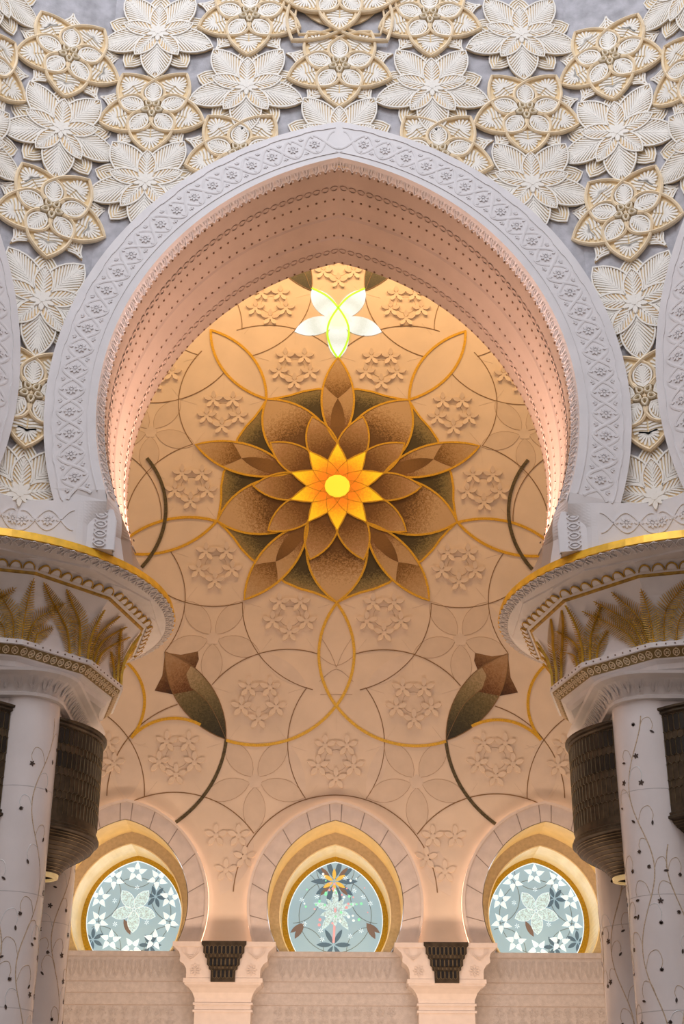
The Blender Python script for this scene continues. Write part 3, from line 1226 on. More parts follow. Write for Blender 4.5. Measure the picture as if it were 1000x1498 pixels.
def frond(parent, vert, ctrl, width, lift):
    path = smooth_path(ctrl, 10)
    n = len(path)
    L = [0]
    for a, b in zip(path, path[1:]):
        L.append(L[-1] + math.hypot(b[0] - a[0], b[1] - a[1]))
    tot = L[-1]

    def at(q):
        for i in range(n - 1):
            if L[i + 1] >= q:
                k = (q - L[i]) / (L[i + 1] - L[i] + 1e-9)
                dx, dy = path[i + 1][0] - path[i][0], path[i + 1][1] - path[i][1]
                l = math.hypot(dx, dy) or 1
                return path[i][0] + dx * k, path[i][1] + dy * k, dx / l, dy / l
        return (*path[-1], 0, 1)
    mb = MB()
    nl = int(tot / 0.046)
    for i in range(nl):
        q = tot * (0.03 + 0.95 * i / nl)
        x, y, tx, ty = at(q)
        u = i / nl
        wl = width * min(1, 0.55 + u * 2.2) * (1 - max(0, u - 0.5) / 0.56) + 0.02
        for s in (-1, 1):
            nx, ny = -ty * s, tx * s
            ang = 0.42
            ex, ey = x + (nx * math.cos(ang) + tx * math.sin(ang)) * wl, y + (ny * math.cos(ang) + ty * math.sin(ang)) * wl
            if ey > 1.19 or ey < 0.0:
                ey = min(1.19, max(0.0, ey))
            mx, my = (x + ex) / 2 + tx * 0.008, (y + ey) / 2 + ty * 0.008
            hw = 0.0125
            mx, my = x + (ex - x) * 0.7, y + (ey - y) * 0.7
            p = [bell_pt(vert, x - tx * hw, y - ty * hw, lift), bell_pt(vert, mx - tx * hw * 0.8, my - ty * hw * 0.8, lift + 0.03), bell_pt(vert, ex, ey, lift + 0.012),
                 bell_pt(vert, mx + tx * hw * 0.8, my + ty * hw * 0.8, lift + 0.022), bell_pt(vert, x + tx * hw, y + ty * hw, lift)]
            mb.add(p, [(0, 1, 2, 3, 4)])
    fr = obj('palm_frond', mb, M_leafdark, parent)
    mb = MB()
    rows = []
    for i in range(n):
        a, b = path[max(0, i - 1)], path[min(n - 1, i + 1)]
        dx, dy = b[0] - a[0], b[1] - a[1]
        l = math.hypot(dx, dy) or 1
        w = 0.013 * (1 - 0.5 * i / n)
        nx, ny = -dy / l * w, dx / l * w
        x, y = path[i]
        rows.append([bell_pt(vert, x + nx, min(1.19, y + ny), lift), bell_pt(vert, x, min(1.19, y), lift + 0.045), bell_pt(vert, x - nx, min(1.19, y - ny), lift)])
    mb.loft(rows, closed=False)
    obj('rachis', mb, M_leafgold, fr)


BIGP = [[(-.42, 0), (-.60, .52), (-1.40, 1.13)], [(-.22, 0), (-.34, .64), (-.92, 1.14)], [(-.05, 0), (-.03, .5), (.02, 1.02)], [(.06, 0), (.20, .56), (.62, 1.12)],
        [(.16, 0), (.40, .52), (1.02, 1.06)], [(.28, 0), (.54, .40), (1.30, .96)]]
SMALLP = [[(-.28, 0), (-.36, .28), (-.62, .50)], [(-.14, 0), (-.24, .50), (-.68, .98)], [(0, 0), (.0, .6), (.0, 1.14)], [(.12, 0), (.24, .46), (.76, .92)],
          [(.26, 0), (.34, .26), (.62, .44)]]

# shared small ornaments of the capital
mb = MB()
hd = [(0.105 * math.cos(R_(a)), 0.14 * math.sin(R_(a))) for a in range(0, 181, 15)]
mb.poly(hd, 0, 0.03, 0.25)
ME_scal = meshof(mb, M_capital, 'scallop')
mb = MB()
mb.ribbon(hd, 0.018, 0, 0.035)
ME_scale = meshof(mb, M_leafdark, 'scallop_edge')
mb = MB()
hrt = smooth_path([(0, -0.085), (0.075, 0.01), (0.06, 0.075), (0.02, 0.07), (0.012, 0.035)], 4)
mb.ribbon(hrt, 0.017, 0, 0.018)
mb.ribbon([(-x, y) for x, y in hrt], 0.017, 0, 0.018)
mb.ribbon(smooth_path([(-0.10, -0.09), (-0.11, 0.0), (0, 0.10), (0.11, 0.0), (0.10, -0.09)], 4), 0.015, 0, 0.018)
ME_heart = meshof(mb, M_capital, 'heart_scroll')
mb = MB()
mb.ribbon(vesica((0, -0.075), (0, 0.075), 0.055, 5), 0.016, 0, 0.016, closed=True)
for k in range(4):
    mb.poly([rot2(p, 90 * k + 45) for p in vesica((0.004, 0), (0.04, 0), 0.012, 3)], 0, 0.016)
ME_palm = meshof(mb, M_strap, 'palmette')
mb = MB()
for k in range(3):
    mb.ribbon(smooth_path([(-0.075 + 0.02 * k, 0.15), (-0.06 + 0.018 * k, -0.03), (0, -0.13 + 0.03 * k), (0.06 - 0.018 * k, -0.03), (0.075 - 0.02 * k, 0.15)], 3), 0.014, 0, 0.02)
ME_tongue = meshof(mb, M_capital, 'leaf_tongue')
mb = MB()
mb.poly(vesica((-0.045, 0), (0.045, 0), 0.02, 5), 0, 0.005)
ME_leaf1 = meshof(mb, M_leafinlay, 'inlay_leaf')
mb = MB()
for k in range(5):
    mb.poly([rot2(p, 72 * k + 10) for p in vesica((0.0, 0), (0.055, 0), 0.015, 4)], 0, 0.005)
ME_leaf2 = meshof(mb, M_leafinlay, 'inlay_flower')
mb = MB()
for a in (-70, -35, 0, 35, 70):
    mb.poly([rot2(p, a) for p in vesica((-0.02, 0), (0.062 - 0.0003 * abs(a), 0), 0.013, 4)], 0, 0.005)
ME_leaf3 = meshof(mb, M_leafinlay, 'inlay_leaf')
RS, AO = 0.59, 1.41


def frame(o_, t_, u_, n_):
    return T(o_) @ Matrix((t_, u_, n_)).transposed().to_4x4()


def vines(parent, seed, angs):
    """inlaid creepers winding up a shaft"""
    rnd = random.Random(seed)

    def cp(s, h, d=0.004):
        a = R_(s)
        return ((RS + d) * math.cos(a), (RS + d) * math.sin(a), h + EYE)

    def ribbon3(path, w, m, nm='vine'):
        mb = MB()
        rows = []
        for i in range(len(path)):
            a, b = path[max(0, i - 1)], path[min(len(path) - 1, i + 1)]
            ds, dh = (b[0] - a[0]) * R_(1) * RS, b[1] - a[1]
            l = math.hypot(ds, dh) or 1
            ns, nh = -dh / l * w / 2, ds / l * w / 2
            s, h = path[i]
            sd = math.degrees(ns / RS)
            rows.append([cp(s + sd, h + nh, 0.001), cp(s, h, 0.006), cp(s - sd, h - nh, 0.001)])
        mb.loft(rows, closed=False)
        return obj(nm, mb.mesh(nm, smooth=True), m, parent)

    def leaf(s, h, me, rot):
        a = R_(s)
        n_ = Vector((math.cos(a), math.sin(a), 0))
        t_ = Vector((-math.sin(a), math.cos(a), 0))
        obj(me.name.split('.')[0], me, None, parent, frame(Vector(cp(s, h, 0.002)), t_, Vector((0, 0, 1)), n_) @ RZ(rot))
    for base, h0, h1 in angs:
        ph = rnd.uniform(0, 6)
        pts = []
        h = h0
        while h < h1:
            pts.append((base + 17 * math.sin(h * 2.3 + ph), h))
            h += 0.06
        ribbon3(pts, 0.021, M_vine)
        h = h0 + 0.3
        sd = 1
        while h < h1 - 0.3:
            s0 = base + 17 * math.sin(h * 2.3 + ph)
            k = rnd.uniform(0.75, 1.2)
            c = smooth_path([(s0, h), (s0 + sd * 7 * k, h + 0.20 * k), (s0 + sd * 19 * k, h + 0.25 * k), (s0 + sd * 25 * k, h + 0.12 * k), (s0 + sd * 23 * k, h + 0.02)], 5)
            ribbon3(c, 0.011, M_pearl if rnd.random() < 0.35 else M_vine, 'tendril')
            leaf(c[-1][0], c[-1][1] - 0.05, rnd.choice([ME_leaf1, ME_leaf2, ME_leaf3, ME_leaf1]), rnd.uniform(0, 360))
            if rnd.random() < 0.25:
                leaf(s0 - sd * rnd.uniform(8, 22), h + rnd.uniform(0, 0.25), rnd.choice([ME_leaf1, ME_leaf3, ME_leaf2]), rnd.uniform(0, 360))
            sd = -sd
            h += rnd.uniform(0.34, 0.5)


def column(sx):
    root = obj('clustered_column', None, mw=T((sx * XC, YC, 0)))
    tag(root, 'clustered white marble column with gilded palm capital under the arch foot', 'column', 'palm columns of the great arch')
    # four shafts
    for i, (ax, ay) in enumerate(((-1, -1), (1, -1), (-1, 1), (1, 1))):
        mb = MB()
        rows = [[(RS * math.cos(R_(7.5 * k)), RS * math.sin(R_(7.5 * k)), z) for k in range(48)] for z in (0.0, 8.3 + EYE)]
        mb.loft(rows)
        sh = obj('shaft', mb.mesh('shaft', smooth=True), M_shaft, root, T((ax * AO, ay * AO, 0)))
        for hj in (0.5, 2.9, 4.75, 6.55):
            mb = MB()
            rows = [[((RS + d) * math.cos(R_(7.5 * k)), (RS + d) * math.sin(R_(7.5 * k)), hj + z + EYE) for k in range(48)] for z, d in ((-0.007, 0.0), (-0.004, 0.0015), (0.004, 0.0015), (0.007, 0.0))]
            mb.loft(rows)
            obj('joint', mb.mesh('joint', smooth=True), M_joint, sh)
        if ax == -sx:
            mid = 225 if sx > 0 else 315
            vines(sh, 11 + i + (5 if sx > 0 else 0), [(mid + 8, 1.5, 7.9), (mid + 62, 1.5, 5.6), (mid - 52, 1.5, 5.6)])
    # neck and its leafy cove
    mb = MB()
    mb.loft([ring_rsq(1.95, 0.56, 6.9), ring_rsq(1.95, 0.56, 8.18)], cap0=True)
    obj('neck', mb.mesh('neck'), M_shaft, root)
    mb = MB()
    mb.loft([ring_rsq(1.98, 0.58, 8.14), ring_rsq(2.06, 0.62, 8.16), ring_rsq(2.07, 0.63, 8.21), ring_rsq(2.03, 0.6, 8.24), ring_rsq(2.10, 0.64, 8.36), ring_rsq(2.24, 0.75, 8.48),
             ring_rsq(2.34, 0.85, 8.53), ring_rsq(2.36, 0.86, 8.58), ring_poly(2.50, 8.58), ring_poly(2.58, 8.63), ring_poly(2.60, 8.72), ring_poly(2.68, 8.77), ring_poly(2.69, 8.80)], cap0=True)
    obj('cove', mb.mesh('cove'), M_capital, root)
    for k in range(72):
        x, y, nx, ny = rsq(2.13, 0.66, 5 * k + 2.5)
        n_ = Vector((nx, ny, -0.75)).normalized()
        t_ = Vector((-ny, nx, 0))
        obj('leaf_tongue', ME_tongue, None, root, frame((x, y, 8.38 + EYE), t_, n_.cross(t_), n_))
    mb = MB()
    mb.loft([ring_poly(2.69, 8.80), ring_poly(2.84, 8.945)])
    bd = obj('palmette_band', mb.mesh('palmette_band'), mat('band_ground', (0.30, 0.20, 0.07), 0.5, metal=0.2), root)
    for e in range(12):
        a = R_(30 * e + 15)
        n0 = Vector((math.cos(a), math.sin(a), 0))
        t_ = Vector((-math.sin(a), math.cos(a), 0))
        up = (n0 * 0.145 + Vector((0, 0, 0.145))).normalized()
        nr = t_.cross(up)
        ap = 2.765 * math.cos(R_(15))
        for k in range(9):
            o_ = n0 * (ap + 0.004) + t_ * (k - 4) * 0.158 + Vector((0, 0, 8.872 + EYE))
            obj('palmette', ME_palm, None, bd, frame(o_, t_, up, nr))
    mb = MB()
    mb.loft([ring_poly(2.84, 8.945), ring_poly(2.885, 8.95), ring_poly(2.885, 9.04), ring_poly(2.80, 9.05)])
    wb = obj('white_fillet', mb.mesh('white_fillet'), M_capital, root)
    mb = MB()
    for k in range(12):
        for j in range(9):
            a = R_(30 * k + 15)
            n0 = Vector((math.cos(a), math.sin(a), 0))
            t_ = Vector((-math.sin(a), math.cos(a), 0))
            c = n0 * (2.885 * math.cos(R_(15))) + t_ * (j - 4) * 0.16 + Vector((0, 0, 8.995 + EYE))
            r0 = [c + t_ * 0.014 * math.cos(q) + Vector((0, 0, 0.014 * math.sin(q))) for q in [i * math.pi / 3 for i in range(6)]]
            mb.loft([r0, [p + n0 * 0.012 for p in r0]], cap1=True)
    obj('rivet_row', mb, M_stud, wb, kind='stuff')
    mb = MB()
    mb.loft([ring_poly(r, h) for _, r, h in BELL])
    obj('bell', mb.mesh('bell'), M_capital, root)
    for v in range(12):
        # inner and front sides carry the palms that show
        ang = 30 * v
        rel = (ang - (180 if sx > 0 else 0) + 180) % 360 - 180
        if sx > 0:
            rel = -rel
        if rel < -150 or rel > 70:
            continue
        big = (v % 2 == 0) if sx > 0 else (v % 2 == 1)
        for i, c in enumerate(BIGP if big else SMALLP):
            frond(root, v, c if sx < 0 else [(-p, q) for p, q in c], 0.20 if big else 0.175, 0.012 + 0.008 * (i % 3))
    # scalloped cornice
    mb = MB()
    mb.loft([ring_poly(3.16, 10.18), ring_poly(3.20, 10.19), ring_poly(3.21, 10.225)])
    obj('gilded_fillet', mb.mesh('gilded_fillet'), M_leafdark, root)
    mb = MB()
    mb.loft([ring_poly(3.21, 10.225), ring_poly(3.24, 10.25), ring_poly(3.42, 10.38), ring_poly(3.55, 10.41, 15), ring_poly(3.56, 10.44, 15), ring_circ(3.60, 10.47), ring_circ(3.77, 10.55)])
    co = obj('cornice', mb.mesh('cornice'), M_capital, root)
    for e in range(12):
        a = R_(30 * e + 15)
        n0 = Vector((math.cos(a), math.sin(a), 0))
        t_ = Vector((-math.sin(a), math.cos(a), 0))
        up = (n0 * 0.18 + Vector((0, 0, 0.13))).normalized()
        nr = t_.cross(up)
        for k in range(7):
            o_ = n0 * 3.155 + t_ * (k - 3) * 0.236 + Vector((0, 0, 10.262 + EYE)) + nr * 0.012
            s_ = obj('scallop', ME_scal, None, co, frame(o_, t_, up, nr))
            obj('scallop_edge', ME_scale, None, co, frame(o_, t_, up, nr))
    for k in range(96):
        a = R_(3.75 * k)
        n0 = Vector((math.cos(a), math.sin(a), 0))
        t_ = Vector((-math.sin(a), math.cos(a), 0))
        up = (n0 * 0.17 + Vector((0, 0, 0.08))).normalized()
        nr = t_.cross(up)
        obj('heart_scroll', ME_heart, None, co, frame(n0 * 3.69 + Vector((0, 0, 10.508 + EYE)) + nr * 0.004, t_, up, nr))
    mb = MB()
    mb.loft([ring_circ(3.77, 10.55), ring_circ(3.80, 10.56), ring_circ(3.76, 10.715), ring_circ(3.70, 10.72)], cap1=True)
    obj('gold_rim', mb.mesh('gold_rim'), M_rim, root)
    return root


for sx in (-1, 1):
    column(sx)

# bronze grille lanterns between the shafts
LW, LE, LB = 1.30, 1.90, 2.57


def lsec(w, e, b, n=24, d=0.0):
    sag = b - e
    r = (w * w + sag * sag) / (2 * sag)
    c = b - r
    a1 = math.asin(min(1, w / r))
    if sag > w:
        a1 = math.pi - a1
    return [(c + (r + d) * math.cos(-a1 + 2 * a1 * i / n), (r + d) * math.sin(-a1 + 2 * a1 * i / n)) for i in range(n + 1)], c, r, a1


def lantern(sx, ang, label):
    root = obj('bronze_lantern', None, mw=T((sx * XC, YC, 0)) @ RZ(ang))
    tag(root, label, 'lantern', 'bronze lanterns of the columns ' + label.split()[-1])
    ring = lambda w, e, b, h, d=0.0: [(x, y, h + EYE) for x, y in lsec(w, e, b, 24, d)[0]]
    mb = MB()
    mb.loft([ring(LW, LE, LB, 6.05), ring(LW, LE, LB, 7.95)], closed=False)
    obj('body', mb.mesh('body', smooth=True), M_bronze, root)
    for nm, hs in (('top_rim', [(7.86, .0), (7.89, .04), (7.93, .03), (7.95, .07), (7.99, .07), (8.0, -.05)]), ('bottom_rim', [(6.14, 0.0), (6.12, .035), (6.08, .03), (6.06, .06), (6.02, .06), (5.99, 0.0)])):
        mb = MB()
        mb.loft([ring(LW, LE, LB, h, d) for h, d in hs], closed=False, flip=(nm == 'bottom_rim'))
        obj(nm, mb.mesh(nm, smooth=False), M_bronze, root)
    _, c, r, a1 = lsec(LW, LE, LB)

    def S(s, h, d):
        a = s / r
        return (c + (r + d) * math.cos(a), (r + d) * math.sin(a), h + EYE)
    arcl = 2 * a1 * r
    ncell = 28
    cw = arcl / ncell
    rows = []
    h = 7.82
    k = 0
    while h > 6.3:
        hh = 0.26 if k % 2 == 0 else 0.10
        rows.append((h, max(6.2, h - hh), k))
        h -= hh + 0.035
        k += 1
    mb = MB()
    mv = MB()

    def bar(a, b, w, m_):
        ds, dh = b[0] - a[0], b[1] - a[1]
        l = math.hypot(ds, dh) or 1
        ns, nh = -dh / l * w / 2, ds / l * w / 2
        m_.add([S(a[0] + ns, a[1] + nh, 0.002), S(b[0] + ns, b[1] + nh, 0.002), S(b[0], b[1], 0.014), S(a[0], a[1], 0.014), S(a[0] - ns, a[1] - nh, 0.002), S(b[0] - ns, b[1] - nh, 0.002)],
               [(0, 1, 2, 3), (3, 2, 5, 4)])
    for (ht, hb, k) in rows:
        off = 0 if k % 2 == 0 else 0.5
        for i in range(ncell + 1):
            s = -arcl / 2 + (i + off) * cw
            if s > arcl / 2 + 1e-6:
                continue
            bar((s, ht), (s, hb), 0.012, mb)
            if s + cw <= arcl / 2 + 1e-6:
                bar((s, ht), (s + cw / 2, ht + 0.035), 0.012, mb)
                bar((s + cw / 2, ht + 0.035), (s + cw, ht), 0.012, mb)
                if k in (0, 2):
                    g = 0.014
                    mv.add([S(s + g, hb, 0.004), S(s + cw / 2, hb - 0.025, 0.004), S(s + cw - g, hb, 0.004), S(s + cw - g, ht, 0.004), S(s + cw / 2, ht + 0.022, 0.004), S(s + g, ht, 0.004)], [(0, 1, 2, 3, 4, 5)])
    obj('lattice', mb, M_bronze_hi, root, kind='stuff')
    obj('opening_shades', mv, M_black, root, kind='stuff')  # flat black plates, not holes: the dark of open cells is painted on
    # bell-shaped corbel under the cage
    prof = [(6.0, 1.0), (5.95, .985), (5.88, .93), (5.80, .82), (5.72, .68), (5.64, .54), (5.56, .43), (5.48, .35), (5.42, .31)]

    def cr(h, f, d=0.0):
        q = (f - 0.31) / 0.69
        e = 1.62 + (LE - 1.62) * q
        b = 1.97 + (LB - 1.97) * q
        return ring(LW * f, e, b, h, d)
    mb = MB()
    mb.loft([cr(h, f) for h, f in prof], closed=False, flip=True)
    cb = obj('corbel', mb.mesh('corbel', smooth=True), M_bronze, root)
    for i in range(12):
        t = i / 12 * (len(prof) - 1)
        j = int(t)
        fr_ = t - j
        h = prof[j][0] + (prof[j + 1][0] - prof[j][0]) * fr_
        f = prof[j][1] + (prof[j + 1][1] - prof[j][1]) * fr_
        mb = MB()
        mb.loft([cr(h + 0.008, f, 0.0), cr(h, f, 0.012), cr(h - 0.008, f, 0.0)], closed=False, flip=True)
        obj('rib', mb, M_bronze_hi, cb)
    mb = MB()
    mb.loft([cr(5.42, .30), cr(5.36, .29), cr(5.35, .2)], closed=False, flip=True)
    obj('lamp_ring', mb.mesh('lamp_ring'), M_lampglow, root)


for sx in (-1, 1):
    lantern(sx, 180 if sx > 0 else 0, 'dark bronze honeycomb lantern bulging into the archway from its column, facing the aisle')
    lantern(sx, 270, 'dark bronze honeycomb lantern on the hall side of its column, facing the hall')

# ------------------------------------------------------------------ end wall with three arched windows
SILL = 5.56
WIN = [(-5.26, 1), (0.0, 2), (5.26, 3)]
A_in, A_out = (0.45, 6.66, 2.12), (0.45, 6.66, 2.58)
A_r2 = (0.40, 6.65, 1.80)
A_go, A_gi = (0.30, 6.77, 1.68), (0.30, 6.77, 1.54)
mb = MB()
half = arch_half(A_in, SILL, 30)
for cx, _ in WIN:
    for s in (-1, 1):
        prev = None
        for (x, h) in half:
            row = ((cx + s * abs(x), BACKY, h + EYE), (cx + s * 2.63, BACKY, h + EYE))
            if prev:
                mb.add([prev[0], prev[1], row[1], row[0]], [(0, 1, 2, 3) if s < 0 else (3, 2, 1, 0)])
            prev = row
    hA = half[0][1] + EYE
    mb.add([(cx - 2.63, BACKY, hA), (cx + 2.63, BACKY, hA), (cx + 2.63, BACKY, 33), (cx - 2.63, BACKY, 33)], [(0, 1, 2, 3)])
for x0, x1 in ((-21, -7.89), (7.89, 21)):
    mb.add([(x0, BACKY, SILL + EYE), (x1, BACKY, SILL + EYE), (x1, BACKY, 33), (x0, BACKY, 33)], [(0, 1, 2, 3)])
wall_back = struct(obj('wall_back', mb.mesh('wall_back'), M_warm))
mb = MB()
mb.box(-21, 21, BACKY - 0.12, BACKY + 0.3, 0, SILL + EYE)
low = struct(obj('wall_lower_back', mb, M_lowwall))
# courses and small carved stars of the lower wall
mb = MB()
for k in range(5):
    mb.ribbon([rot2(p, 72 * k) for p in vesica((0.0, 0.03), (0.0, 0.115), 0.03, 3)], 0.014, 0, 0.015, closed=True)
ME_ls = meshof(mb, M_lowwall, 'carved_star')
for hj in (5.44, 4.86, 4.60, 4.32, 3.5):
    mb = MB()
    mb.box(-9, 9, BACKY - 0.128, BACKY - 0.12, hj + EYE - 0.008, hj + EYE + 0.008)
    obj('course_joint', mb, mat('low_joint', (0.50, 0.41, 0.35), 0.6), low)
for cx, _ in WIN:
    for i in range(-5, 6):
        obj('carved_star', ME_ls, None, low, T((cx + i * 0.27, BACKY - 0.12, 4.18 + EYE)) @ RX90 @ RZ(36 * (i % 2)))
        obj('carved_star', ME_ls, None, low, T((cx + i * 0.27, BACKY - 0.12, 3.92 + EYE)) @ RX90 @ RZ(36 * ((i + 1) % 2)))
# tongue frieze below the sill
mb = MB()
for k in range(3):
    mb.ribbon(smooth_path([(-0.10 + 0.03 * k, 0.2), (-0.085 + 0.026 * k, 0.0), (0, -0.2 + 0.05 * k), (0.085 - 0.026 * k, 0.0), (0.10 - 0.03 * k, 0.2)], 3), 0.014, 0, 0.012)
ME_fr = meshof(mb, M_lowwall, 'frieze_leaf')
for cx, _ in WIN:
    for i in range(-6, 7):
        obj('frieze_leaf', ME_fr, None, low, T((cx + i * 0.21, BACKY - 0.12, 5.15 + EYE)) @ RX90)


def arch_band(A, B, d, h0, n=30):
    """flat ring between two arch lines, local z = d"""
    mb = MB()
    a, b = arch_full(A, h0, n), arch_full(B, h0, n)
    mb.loft([[(x, y, d) for x, y in a], [(x, y, d) for x, y in b]], closed=False, flip=False)
    return mb


def arch_tube(A, d0, d1, h0, B=None, n=30, flip=False):
    mb = MB()
    a = arch_full(A, h0, n)
    b = arch_full(B or A, h0, n)
    mb.loft([[(x, y, d0) for x, y in a], [(x, y, d1) for x, y in b]], closed=False, flip=flip)
    return mb


def five(R, half, r0=0.1, n=5):
    return [vesica((0, r0), (0, R), half, n)]


mb = MB()
for k in range(5):
    # pinwheel star of five blunt petals
    mb.poly([rot2(p, 72 * k) for p in [(0.02, 0.065), (0.095, 0.10), (0.075, 0.17), (0.015, 0.29), (-0.045, 0.15), (-0.05, 0.08)]], 0, 0.02)
ME_ws = meshof(mb, G_white, 'white_star')
mb = MB()
mb.poly(vesica((0, 0.02), (0, 0.60), 0.155, 7), 0, 0.02)
ME_gp = meshof(mb, G_glit, 'glitter_petal')
mb = MB()
mb.ribbon([p for p in vesica((0, 0.02), (0, 0.60), 0.155, 7)], 0.012, 0.02, 0.028, closed=True)
ME_gpo = meshof(mb, G_white, 'petal_edge')


def petals_mesh(n, r0, r1, half, m, nm, a0=0, z=0.02):
    mb = MB()
    for k in range(n):
        mb.poly([rot2(p, 360 / n * k + a0) for p in vesica((0, r0), (0, r1), half, 5)], 0, z)
    return meshof(mb, m, nm)


ME_slate = petals_mesh(6, 0.03, 0.30, 0.05, G_blue, 'slate_flower')
ME_tiny = petals_mesh(6, 0.01, 0.07, 0.008, G_white, 'spark_star', z=0.025)

for cx, n_ in WIN:
    fr = on_back(cx, 0, 0)
    root = struct(obj('window_%d' % n_, arch_tube((0.45, 6.66, 2.105), 0.295, -1.0, SILL).mesh('reveal', smooth=False), M_reveal, mw=fr))
    root['label'] = ('arched window with colourful flower glass in the end wall' if n_ == 2 else 'arched window with a ring of white glass stars')
    # voussoirs with joints
    N_ = 6
    a0, a1 = math.acos(0.45 / 2.12), math.asin((5.68 - 6.66) / 2.12)
    b0, b1 = math.acos(0.45 / 2.58), math.asin((5.68 - 6.66) / 2.58)
    cuts = [0, 0.035, 0.17, 0.33, 0.50, 0.67, 0.84, 1.0]

    def vq(A, a_, s):
        e, hc, r = A
        return (s * abs(e - r * math.cos(a_)) if e - r * math.cos(a_) < 0 else 0.0, hc + r * math.sin(a_))
    for s in (-1, 1):
        for q0, q1 in zip(cuts[1:], cuts[2:]):
            pin, pout = [], []
            for i in range(7):
                t = q0 + 0.003 + (q1 - q0 - 0.006) * i / 6
                pin.append(vq(A_in, a0 + (a1 - a0) * t, s))
                pout.append(vq(A_out, b0 + (b1 - b0) * t, s))
            mb = MB()
            mb.poly(pin + list(reversed(pout)), 0.0, 0.30, 0)
            obj('voussoir', mb.mesh('voussoir', fix=True), M_arch, root)
    pin = [vq(A_in, a0 + (a1 - a0) * 0.032 * k / 3, -1) for k in range(3, -1, -1)] + [vq(A_in, a0 + (a1 - a0) * 0.032 * k / 3, 1) for k in range(1, 4)]
    pout = [vq(A_out, b0 + (b1 - b0) * 0.032 * k / 3, -1) for k in range(3, -1, -1)] + [vq(A_out, b0 + (b1 - b0) * 0.032 * k / 3, 1) for k in range(1, 4)]
    mb = MB()
    mb.poly(pin + list(reversed(pout)), 0.0, 0.30)
    obj('keystone', mb.mesh('keystone', fix=True), M_arch, root)
    # joint bed behind the stones and raised outer lip
    obj('archivolt_bed', arch_band(A_in, A_out, 0.285, 5.68).mesh('bed'), mat('joint_bed', (0.42, 0.35, 0.31), 0.7), root)
    mb = MB()
    mb.ribbon(arch_full((0.45, 6.66, 2.575), 5.68, 36), 0.06, 0.0, 0.345)
    obj('outer_lip', mb.mesh('outer_lip', fix=False), M_pil, root)
    # cove lamp strip on the back of the arch
    obj('cove_lamp', arch_tube((0.45, 6.66, 2.612), 0.03, 0.13, 5.70, flip=True).mesh('cove_lamp'), M_led, root)
    obj('inner_ring', arch_band(A_in, A_r2, -1.0, SILL).mesh('inner_ring'), M_ring2, root)
    mb = MB()
    mb.ribbon(arch_full(A_r2, SILL, 30), 0.03, -1.0, -0.985)
    obj('ring_edge', mb, M_polish, root)
    obj('inner_reveal', arch_tube(A_r2, -1.0, -2.5, SILL, B=(0.33, 6.74, 1.72)).mesh('inner_reveal', smooth=False), M_polish, root)
    mb = MB()
    mb.box(-1.95, 1.95, SILL - 0.12, SILL, -2.6, 0.16)
    obj('sill', mb, M_lowwall, root)
    obj('gold_frame', arch_band((0.33, 6.74, 1.74), A_gi, -2.5, SILL).mesh('gold_frame'), M_goldframe, root)
    obj('bright_bead', (lambda m_: (m_.ribbon(arch_full(A_gi, SILL, 30), 0.02, -2.5, -2.47), m_)[1])(MB()), G_white, root)
    pane = obj('pane', (lambda m_: (m_.poly(arch_full((0.30, 6.77, 1.57), SILL, 24), -2.56, -2.54, bottom=True), m_)[1])(MB()), G_pane, root)
    zc = -2.54
    # lamp strip lying in the recess behind the sill
    for dz, en in ((-0.45, 26), (-1.9, 22)):
        ld = bpy.data.lights.new('recess_lamp', 'AREA')
        ld.shape = 'RECTANGLE'
        ld.size, ld.size_y = 2.4, 0.12
        ld.energy = en
        ld.color = (1.0, 0.74, 0.34)
        lo = bpy.data.objects.new('recess_lamp', ld)
        COL.objects.link(lo)
        lo.parent = root
        lo.matrix_basis = T((0, SILL + 0.06, dz)) @ Matrix.Rotation(R_(90), 4, 'X')
    # leading lines on the glass
    rr = random.Random(n_)
    for (px, py, pr, q0, q1) in ((-1.1, 7.4, 0.7, -90, 80), (1.1, 7.4, 0.7, 100, 270), (0, 6.9, 0.95, 0, 180), (0, 6.9, 0.95, 180, 360), (-0.9, 6.0, 0.6, -20, 110), (0.9, 6.0, 0.6, 70, 200), (0, 8.1, 0.5, 180, 360)):
        mb = MB()
        mb.ribbon(arc(px, py, pr, q0, q1, 20), 0.014, zc, zc + 0.006)
        obj('leading_line', mb, G_line, pane)
    if n_ != 2:
        cc = (0.0 if False else -0.02 * (1 if cx < 0 else -1), 7.03)
        for k in range(5):
            p = obj('glitter_petal', ME_gp, None, pane, T((cc[0], cc[1], zc + 0.004 * k)) @ RZ(72 * k + 36))
        for k in range(5):
            obj('petal_edge', ME_gpo, None, pane, T((cc[0], cc[1], zc + 0.004 * k)) @ RZ(72 * k + 36))
        for k in range(10):
            a = 90 + 36 * k
            obj('white_star', ME_ws, None, pane, T((cc[0] + 0.97 * math.cos(R_(a)), cc[1] + 0.97 * math.sin(R_(a)), zc + 0.008)) @ RZ(0 if k % 2 == 0 else 36))
        sgn = 1 if cx < 0 else -1
        for (x, y, r, me) in ((0.52, 7.36, 20, ME_slate), (-1.05 * sgn, 6.25, 0, ME_slate), (0.45, 6.12, 30, ME_slate), (-0.55, 7.25, 0, ME_tiny), (0.02, 7.6, 0, ME_tiny), (0.33, 6.7, 0, ME_tiny), (-0.5, 6.65, 10, ME_tiny)):
            obj(me.name.split('.')[0], me, None, pane, T((x * (1 if me is ME_tiny else 1), y, zc + 0.003)) @ RZ(r))
        mb = MB()
        mb.poly(vesica((-0.28, 6.78), (-0.08, 6.38), 0.07, 5), 0, 0.012)
        obj('brown_leaf', mb, G_brown, pane, T((0, 0, zc + 0.002)))
    else:
